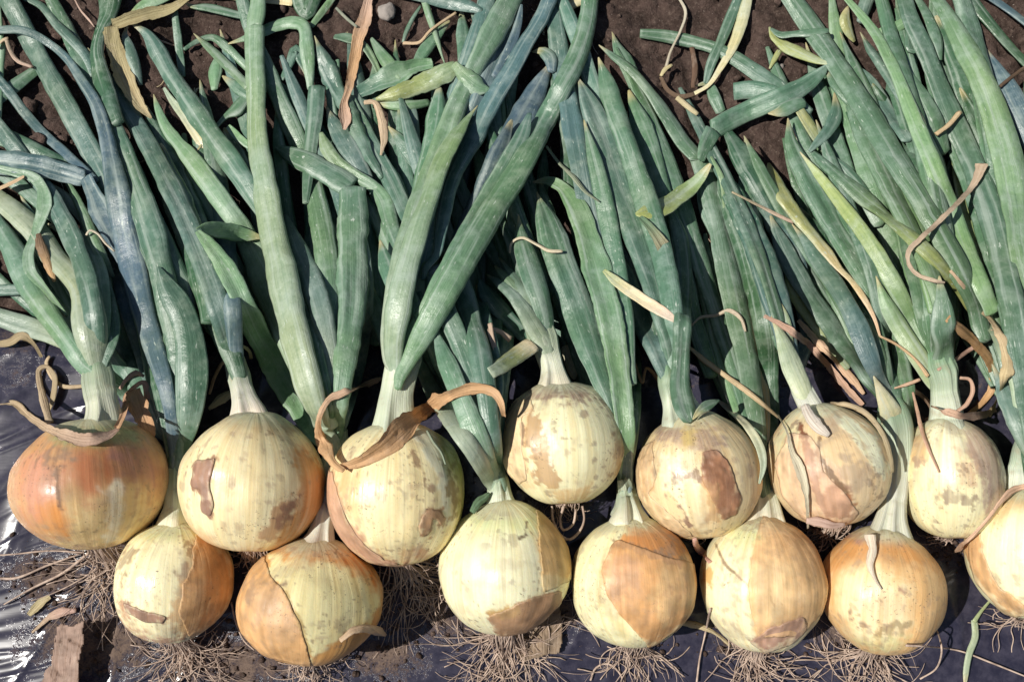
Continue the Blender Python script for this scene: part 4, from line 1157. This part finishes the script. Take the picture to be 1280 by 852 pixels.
def mat_neck():
    t = NT('onion neck')
    col = t.node('ShaderNodeAttribute', attribute_name='Col').outputs['Color']
    uv = t.node('ShaderNodeUVMap', uv_map='UVMap').outputs[0]
    geo = t.node('ShaderNodeNewGeometry').outputs['Position']
    s = t.noise(uv, 1.0, 3, .6, (1000, 14, 1)); m = t.noise(geo, 150, 5, .6)
    c = t.mix(t.ramp(s, .38, .66, 0, .45), col, t.mix(1.0, col, (.66, .74, .56), 'MULTIPLY'))
    c = t.mix(t.ramp(m, .55, .72, 0, .5), c, (.36, .30, .20))
    t.put('Base Color', c); t.put('Roughness', .5); t.put('Specular IOR Level', .35)
    t.put('Subsurface Weight', .1); t.put('Subsurface Radius', (.005, .004, .002)); t.put('Subsurface Scale', .6)
    t.put('Normal', t.bump(s, .0005, .8, t.bump(m, .0008, .5)))
    return t.m
M_BULB2 = mat_neck()
for k in BULBS: make_neck(k)

# ------------------------------------------------------------------ loose things get a label of their own
LOOSE = []
def loose_root(name, P, label, cat, group):
    o = link(bpy.data.objects.new(name, None)); o.empty_display_size = .01
    c = P[len(P) // 2]; o.location = (c[0], c[1], 0)
    tag(o, label, cat, group); return o

def nearest_words(px, py):
    return None

SEED = [100]; LAYER = [0]
def build_leaf(owner, flags, colours, path, name='leaf', thick=None, mat=None, label=None, cat=None):
    SEED[0] += 1; seed = SEED[0]
    segs = [square(s_) for s_ in parse(path, 1.02 if name == 'leaf' else 1.0)]
    if name == 'leaf':
        segs[0] = extend_out(segs[0]) if len(segs) == 1 else segs[0]
        if len(segs) > 1:
            s = segs[0]; e = extend_out(s); segs[0] = e if len(e) == len(s) or e[-1][2] == s[-1][2] else s
    over = 'o' in flags
    ribbon = mat is M_DRY
    th = thick if thick is not None else ((.17 if 'w' in flags else .26) if 'f' in flags else .47)
    tot = sum(len(s) for s in segs); parts = []; done = 0; zs = None
    if owner in NECKEND: R, nz = NECKEND[owner]
    for si, s in enumerate(segs):
        R_px = catmull(s, 4.0 if name == 'leaf' else 3.0)
        wq = 1.0
        zend = None
        if owner in NECKEND and si == len(segs) - 1 and name == 'leaf' and not over and 'n' not in flags:
            d = np.hypot(R[:, 0] - R_px[-1, 0], R[:, 1] - R_px[-1, 1]); q = d.argmin()
            if d[q] < 45:
                k1 = q
                while k1 > 0 and np.hypot(R[q, 0] - R[k1, 0], R[q, 1] - R[k1, 1]) < 34: k1 -= 1
                we = R_px[-1, 2]
                ext = np.array([[R[k2, 0], R[k2, 1], we * f] for k2, f in ((int(q * .5 + k1 * .5), .85), (k1, .45))])
                R_px = catmull(np.vstack([s, ext]) if len(s) > 1 else s, 4.0)
                zend = nz[k1] + (.001 if seed % 2 else -.001) + .0022 * max(0, LAYER[0] - 2)
        lift = .0016 if name != 'leaf' else 0.0
        P, W, H, L = lay(R_px, th, over, zend, None, lift)
        n = len(P)
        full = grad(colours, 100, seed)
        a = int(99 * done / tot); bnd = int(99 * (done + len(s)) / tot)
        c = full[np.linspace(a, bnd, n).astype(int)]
        done += len(s)
        r = np.random.default_rng(seed)
        big = s[:, 2].max() > 9
        if owner in 'GPNM': c = c * np.array([1.08, 1.03, .95])
        if ribbon:
            H = np.maximum(W * .05, .00035) if big else H
            parts.append(tube(P, W, H, L, c, seed=seed * .61, nseg=24 if big else 8, roof=False, wob=.10, curl=(.13 * r.choice([-1, 1]) if big else 0),
                              fray=.16 if big else .1, roll=r.uniform(-.5, .5), cap=(.1, .1)))
        elif 'f' in flags:
            parts.append(tube(P, W, H * (.75 if 'w' in flags else 1), L, c, seed=seed * .61, nseg=20, roof=False, groove=.5, wob=.07, curl=(.20 if 'w' in flags else .09) * r.choice([-1, 1]),
                              fray=.12 if 'w' in flags else .04, roll=r.uniform(-.2, .2), cap=(.02 if 'c' in flags else .15, .15), point=si == 0 and 'c' not in flags and s[0, 2] > 9))
        else:
            parts.append(tube(P, W, H, L, c, seed=seed * .61, nseg=20 if big else 8, groove=r.choice([0, 0, .15, .35]), wob=.045, flut=.10,
                              roll=r.uniform(-.3, .3), cap=(.02 if 'c' in flags else .2, .2), point=si == 0 and 'c' not in flags and s[0, 2] > 6))
    V, Q, T, C, uv = join(parts)
    if owner == 'L':
        LOOSE.append((name, path, V.mean(0)))
        # a lone leaf or straw is one mesh with its own origin
        o = make_mesh(name if name != 'leaf' else 'loose_leaf', V - V.mean(0), Q, mat or M_LEAF, None, C, uv, tri=T)
        o.location = V.mean(0)
        tag(o, label, cat)
        return o
    return make_mesh(name, V, Q, mat or M_LEAF, BINFO[owner]['root'], C, uv, tri=T)

LAB = {}
for line in LOOSE_LABELS.strip().splitlines():
    k, v = line.split(':', 1); LAB[k.strip()] = v.strip()

def key_of(path): return ','.join(path.split()[0].split(',')[:2])
# leaves underneath, dimly seen in the gaps: each runs from its neck up and to the left like the rest
FILL = []
rf = np.random.default_rng(23)
for key, a0, a1, l0, l1, cnt in (('A', -62, -20, 180, 260, 4), ('H', -45, -12, 260, 380, 5), ('B', -35, -8, 240, 340, 5), ('I', -34, 2, 320, 520, 9), ('C', -14, 30, 260, 470, 7),
                                 ('J', -38, 6, 330, 620, 10), ('D', -35, 5, 200, 330, 5), ('K', -30, -8, 300, 590, 8), ('E', -30, -6, 240, 330, 5), ('M', -28, -10, 260, 370, 3),
                                 ('F', -35, -12, 200, 290, 5), ('N', -40, -10, 260, 400, 7), ('G', -40, 5, 280, 500, 13), ('P', -30, 2, 380, 640, 13)):
    nk = BULBS[key]['neck'].split()[-1].split(',') if key != 'C' else ('504', '452', '30')
    x, y = float(nk[0]), float(nk[1])
    cnt = max(2, int(cnt * 1.15))
    for q in range(cnt):
        a = math.radians(a0 + (a1 - a0) * (q + rf.random()) / cnt); l = rf.uniform(l0, l1); c = rf.uniform(-.10, .10); w = rf.uniform(18, 30)
        pts = [(x, y, w * .6)]
        for f in (.12, .3, .5, .7, .88, 1.0):
            aa = a * (1.1 - .3 * f) + c * f; pts.append((x + math.sin(aa) * l * f, y - math.cos(aa) * l * f, w * (1.0 - .35 * f) if f < 1 else w * .25))
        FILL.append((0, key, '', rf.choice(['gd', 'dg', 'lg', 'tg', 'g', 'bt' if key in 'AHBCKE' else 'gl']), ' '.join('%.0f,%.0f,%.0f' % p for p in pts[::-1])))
LEAVES = FILL + LEAVES
for layer in range(6):
    for (ly, owner, flags, colours, path) in LEAVES:
        if ly != layer: continue
        LAYER[0] = layer
        mat = M_LEAF
        label = cat = None
        if owner == 'L': label = LAB.get(key_of(path), 'MISSING ' + key_of(path)); cat = 'leaf'
        build_leaf(owner, flags.replace('r', ''), colours, path, label=label, cat=cat)
for (owner, name, colours, thick, flags, path) in DRY:
    if '0.1' in path.split()[0]: continue
    label = cat = None
    if owner == 'L': label = LAB.get(key_of(path), 'MISSING ' + key_of(path)); cat = 'dry leaf' if name == 'dry_leaf' else 'straw'
    build_leaf(owner, flags, colours, path, name, thick, M_DRY, label, cat)

# stump of a cut leaf and scraps
build_leaf('L', 'cf', 'pys', '611,465,26 640,448,27 666,430,24', 'leaf', .22, M_LEAF, 'short straw coloured flat leaf stub, cut square, beside the white-necked onion', 'leaf')

# ------------------------------------------------------------------ roots
ROOTS = dict(
 A=((122, 690), -1.75, 1.15, 105, 62, .2), B=((305, 694), -1.9, .35, 48, 26, .5), C=((520, 702), -.95, .55, 100, 46, .25),
 D=((716, 628), -1.6, .7, 50, 14, 1.5), E=((868, 672), -1.7, .8, 26, 9, .8), F=((1030, 655), -1.4, 1.4, 40, 44, 1.2),
 G=((1188, 672), -1.5, 1.0, 26, 10, .8), H=((222, 800), -1.65, .95, 85, 48, .25), I=((398, 827), -1.5, 1.15, 60, 30, .3),
 J=((634, 792), -1.5, 1.3, 105, 66, .3), K=((800, 802), -1.35, .55, 85, 30, .25), M=((955, 810), -1.5, .75, 90, 44, .35),
 N=((1105, 812), -1.5, 1.25, 95, 52, .35), P=((1270, 765), -1.6, .8, 50, 14, .5))
def make_roots(key):
    (bx, by), d0, spread, ln, cnt, curl = ROOTS[key]; B = BINFO[key]
    r = np.random.default_rng(ord(key) * 3); parts = []
    bz = B['C'][2] - B['A'][2] * B['Ry'] * .9
    base = B['C'] - B['A'] * B['Ry'] * .95
    for q in range(int(cnt * 1.6)):
        a = d0 + r.normal(0, spread * .75); L = ln * 1.2 * r.uniform(.4, 1.2) / 1155 * .56
        n = 14; st_ = L / n
        # start on the root plate, drop to the ground, wander
        off = r.normal(0, .22, 2) * B['Rx'] * .45
        p = base + np.array([off[0], -.001, abs(off[1]) * .3 - .004]); h = a; pts = [p + np.array([0, .006, .002]), p.copy()]
        zc = p[2]
        w = r.normal(0, curl * .5)
        g = r.uniform(.0012, .006)
        for s in range(n):
            w = w * .75 + r.normal(0, curl * .45 + .10); h += w * .5
            el = -1.0 if zc > g + .002 and s < 7 else 0
            p = p + np.array([math.cos(h), math.sin(h), 0]) * st_ * (.65 if el else 1)
            zc = max(g, zc - st_ * 1.1 * (zc > g)) if el else g + .0015 * math.sin(s * .9 + q)
            p[2] = zc; pts.append(p.copy())
        P = np.array(pts); n2 = len(P)
        # resample smoothly
        t = np.linspace(0, n2 - 1, n2 * 2); P = np.stack([np.interp(t, np.arange(n2), smooth1(P[:, k], 1)) for k in range(3)], 1)
        R = (.00018 + .00048 * r.random() ** 2.2) * np.linspace(1, .45, len(P))
        Lc = np.concatenate([[0], np.cumsum(np.linalg.norm(np.diff(P, axis=0), axis=1))])
        parts.append(tube(P, R * 2, R * 2, Lc, np.full((len(P), 3), .4), seed=q, nseg=4, wob=.1, cap=(0, 0)))
        if r.random() < .6:      # a side root
            i0 = len(P) // 2; Pb = [P[i0]]; hh = h + r.choice([-1, 1]) * .8
            for s in range(6): hh += r.normal(0, .3); Pb.append(Pb[-1] + np.array([math.cos(hh), math.sin(hh), 0]) * st_ * .8)
            Pb = np.array(Pb); Rb = np.full(len(Pb), .00028)
            parts.append(tube(Pb, Rb * 2, Rb * 2, np.arange(len(Pb)) * st_, np.full((len(Pb), 3), .4), seed=q, nseg=4, wob=.1, cap=(0, 0)))
    V, Q, T, C, uv = join(parts)
    o = make_mesh('roots', V, Q, M_ROOT, B['root'], C, uv, tri=T); o['kind'] = 'stuff'
for k in ROOTS: make_roots(k)
# single long roots one can follow by eye
LONGR = [('N', '1132,806,3 1165,808,3 1200,813,3 1235,826,3 1285,846,3'), ('N', '1165,776,3 1174,795,3 1177,815,3 1170,835,3 1150,848,3'), ('M', '888,760,3 882,790,3 875,820,3 871,852,3'),
         ('K', '738,850,3 745,834,3 760,829,3 774,840,3 782,858,3'), ('A', '105,690,3 60,688,3 20,692,3 -8,694,3'), ('A', '100,692,3 60,706,4 20,722,4 -8,722,3'), ('A', '112,690,4 80,715,4 40,735,4 5,755,3'),
         ('P', '1255,752,3 1262,768,3 1275,776,3 1290,775,3'), ('H', '232,655,3 255,672,3 275,688,3 296,694,3'), ('B', '289,752,3 294,775,3 305,800,3 318,812,3'),
         ('D', '690,632,4 691,648,4 700,668,4 712,674,4 724,664,4 730,650,4 728,632,4'), ('D', '705,632,4 700,650,4 704,662,4 716,655,4 720,636,4')]
for key, path in LONGR:
    SEED[0] += 1
    R_px = catmull(parse(path)[0], 4.0); P, W, H, L = lay(R_px, 1.0, key != 'D' and path[0] != '2', None, None, .001)
    if key == 'D':
        P = place(R_px[:, 0], R_px[:, 1], np.full(len(R_px), .030))
    V, Q, T, C, uv = tube(P, W * .8, H * .8, L, np.full((len(P), 3), .4), seed=SEED[0], nseg=6, wob=.12, cap=(0, 0))
    make_mesh('root', V, Q, M_ROOT, BINFO[key]['root'], C, uv, tri=T)

# ------------------------------------------------------------------ clods, crumbs, pebbles, litter
ico_v = None
def ico(sub):
    import bmesh
    bm = bmesh.new(); bmesh.ops.create_icosphere(bm, subdivisions=sub, radius=1.0)
    V = np.array([v.co[:] for v in bm.verts]); T = np.array([[v.index for v in f.verts] for f in bm.faces]); bm.free(); return V, T
I1, I2 = ico(1), ico(3)
def lumps(name, spots, mat, label, cat=None, kind='stuff', shade=True):
    parts = []
    for q, (x, y, z, s) in enumerate(spots):
        V, T = I2 if s > .004 else I1
        r = np.random.default_rng(q + 5)
        sc = r.uniform(.6, 1.2, 3); rot = r.uniform(0, 6.28)
        d = 1 + .55 * fbm(V * 1.3 + q * 7.1, 3, 3 if len(V) > 50 else 1)
        v = V * d[:, None] * sc * s; c_, s_ = math.cos(rot), math.sin(rot)
        v = np.stack([v[:, 0] * c_ - v[:, 1] * s_, v[:, 0] * s_ + v[:, 1] * c_, v[:, 2] * .75], 1) + [x, y, z + s * .25]
        parts.append((v, np.zeros((0, 4)), T, np.ones((len(v), 3)), np.zeros((len(v), 2))))
    V, Q, T, C, uv = join(parts)
    o = make_mesh(name, V, Q, mat, None, C, uv, smooth=False, tri=T)
    return tag(o, label, cat, None, kind)
r = np.random.default_rng(11)
sp = []
for q in range(900):
    x = r.uniform(-.46, .46); y = r.uniform(FILM_EDGE + .01, .42)
    s = .0010 + .0048 * r.random() ** 3
    sp.append((x, y, float(soil_h(np.array(x), np.array(y))), s))
lumps('soil_clods', sp, M_CLOD, 'loose dark clods and crumbs of soil between the leaves')
sp = []
for (a, b, rad) in DIRT:
    for q in range(int(rad * 2.2)):
        px_, py_ = a + r.normal(0, rad * .55), b + r.normal(0, rad * .4)
        p = place(px_, py_, 0.0)
        sp.append((p[0], p[1], float(film_h(np.array(p[0]), np.array(p[1]))), (.0003 + .0019 * r.random() ** 4)))
lumps('soil_crumbs', sp, M_CLOD, 'crumbs of soil scattered on the black film round the roots')
parts = []
for q in range(150):
    x = r.uniform(-.45, .45); y = r.uniform(FILM_EDGE + .02, .40); a = r.uniform(0, 6.28); l = r.uniform(.004, .022); n = 6
    t_ = np.linspace(-.5, .5, n); k_ = r.uniform(-.8, .8)
    X_ = x + l * (t_ * math.cos(a) - k_ * t_ ** 2 * math.sin(a)); Y_ = y + l * (t_ * math.sin(a) + k_ * t_ ** 2 * math.cos(a))
    P = np.stack([X_, Y_, soil_h(X_, Y_) + .0012], 1); w_ = np.full(n, r.uniform(.0004, .0013))
    parts.append(tube(P, w_, w_ * .6, t_ * l, grad(str(r.choice(['s', 'k', 'n', 'e'])), n, q), seed=q, nseg=5, wob=.1, cap=(0, 0)))
V, Q, T, C, uv = join(parts)
tag(make_mesh('straw_litter', V, Q, M_DRY, None, C, uv, tri=T), 'short bits of straw and root strewn over the soil', None, None, 'stuff')
def mat_stone():
    t = NT('pebble'); geo = t.node('ShaderNodeNewGeometry').outputs['Position']
    n = t.noise(geo, 300, 5, .6)
    t.put('Base Color', t.mix(n, (.22, .19, .17), (.38, .34, .30))); t.put('Roughness', .8); t.put('Normal', t.bump(n, .001, .6)); return t.m
M_STONE = mat_stone()
for (a, b, s, lab) in [(482, 12, .0055, 'pale rounded pebble on bare soil beside the pink dry leaf, top edge'), (345, 18, .0034, 'small grey pebble on the soil right of the upright green leaf'),
                  (1137, 70, .0055, 'greyish pink pebble between leaves near the upper right'), (940, 108, .0032, 'small pebble on soil beside the cut hollow leaf'),
                  (977, 80, .003, 'tiny whitish pebble under the yellow leaf tip'), (1020, 112, .0045, 'grey stone chip under the long bent leaf')]:
    p = place(a, b, .004)
    o = lumps('pebble', [(0, 0, 0, s)], M_STONE, lab, 'pebble', kind=None); o.location = (p[0], p[1], float(soil_h(np.array(p[0]), np.array(p[1]))) + s * .4)

# flat brown leaf scrap standing at the lower left, green straw at lower right
def scrap(name, poly, z0, tilt, mat, colr, label, cat):
    P = np.array([[float(v) for v in p.split(',')] for p in poly.split()])
    x0, y0 = P.min(0); x1, y1 = P.max(0)
    gx = np.arange(x0, x1, 1.6); gy = np.arange(y0, y1, 1.6); X, Y = np.meshgrid(gx, gy)
    sd = poly_sd(X, Y, poly) + 3 * fbm(xyz(X, Y) * .09, 5, 3)
    zz = z0 + tilt * (X - x0) / (x1 - x0) + .0035 * fbm(xyz(X, Y) * .05, 8, 3) + .001 * fbm(xyz(X, Y) * .2, 9, 2)
    V = place(X, Y, zz).reshape(-1, 3); n = X.size
    i = np.arange(n).reshape(X.shape); Q = np.stack([i[:-1, :-1], i[:-1, 1:], i[1:, 1:], i[1:, :-1]], -1).reshape(-1, 4)
    Q = Q[(sd.ravel()[Q] < 0).all(1)]
    ids, inv = np.unique(Q, return_inverse=True); Q = inv.reshape(-1, 4); V = V[ids]; n = len(V)
    e = {}
    for q in Q:
        for a, b in ((q[0], q[1]), (q[1], q[2]), (q[2], q[3]), (q[3], q[0])):
            if (b, a) in e: del e[(b, a)]
            else: e[(a, b)] = 1
    V2 = V - [0, 0, .0007]
    Qa = np.vstack([Q[:, ::-1], Q + n, np.array([(a, b, b + n, a + n) for (a, b) in e])])
    c = np.array(colr) * (1 + .3 * fbm(xyz(X, Y) * .08, 15, 4).ravel()[ids])[:, None]
    m = V.mean(0)
    o = make_mesh(name, np.vstack([V, V2]) - m, Qa, mat, None, np.vstack([c, c * .7]), np.vstack([V[:, :2], V[:, :2]]))
    o.location = m
    return tag(o, label, cat)
scrap('leaf_scrap', '70,782 76,778 90,782 104,776 106,800 98,830 98,870 50,870 54,840 62,830 68,806', .008, .008, M_DRY, (.50, .36, .29), 'brown brittle leaf scrap lying on the film in the lower left corner', 'leaf scrap')
scrap('leaf_scrap', '640,775 700,748 704,785 702,815 650,828 634,800', .003, .003, M_DRY, (.36, .27, .19), 'tan leaf scrap under the roots of the greenish cream onion', 'leaf scrap')
build_leaf('L', '', 'py', '1206,860,8 1208,835,8 1212,815,9 1219,795,9 1218,775,9|1218,776,7 1226,764,5 1236,752,4 1244,742,3', 'straw', .3, M_LEAF, 'yellow green bent grass blade on the film at the lower right', 'grass blade')
build_leaf('L', '', 's', '848,778,4 862,779,9 880,784,7 893,790,5 906,800,6 914,808,4', 'straw', .4, M_DRY, 'dry bent straw on the film between two front row onions', 'straw')
build_leaf('L', '', 'sk', '40,790,5 60,772,9 75,765,12 95,762,5', 'straw', .3, M_DRY, 'forked tan straw above the brown scrap at lower left', 'straw')
build_leaf('L', '', 's', '36,768,8 48,755,12 62,745,8', 'dry_leaf', .25, M_DRY, 'small tan leaf fragment under the roots of the reddish onion', 'dry leaf')
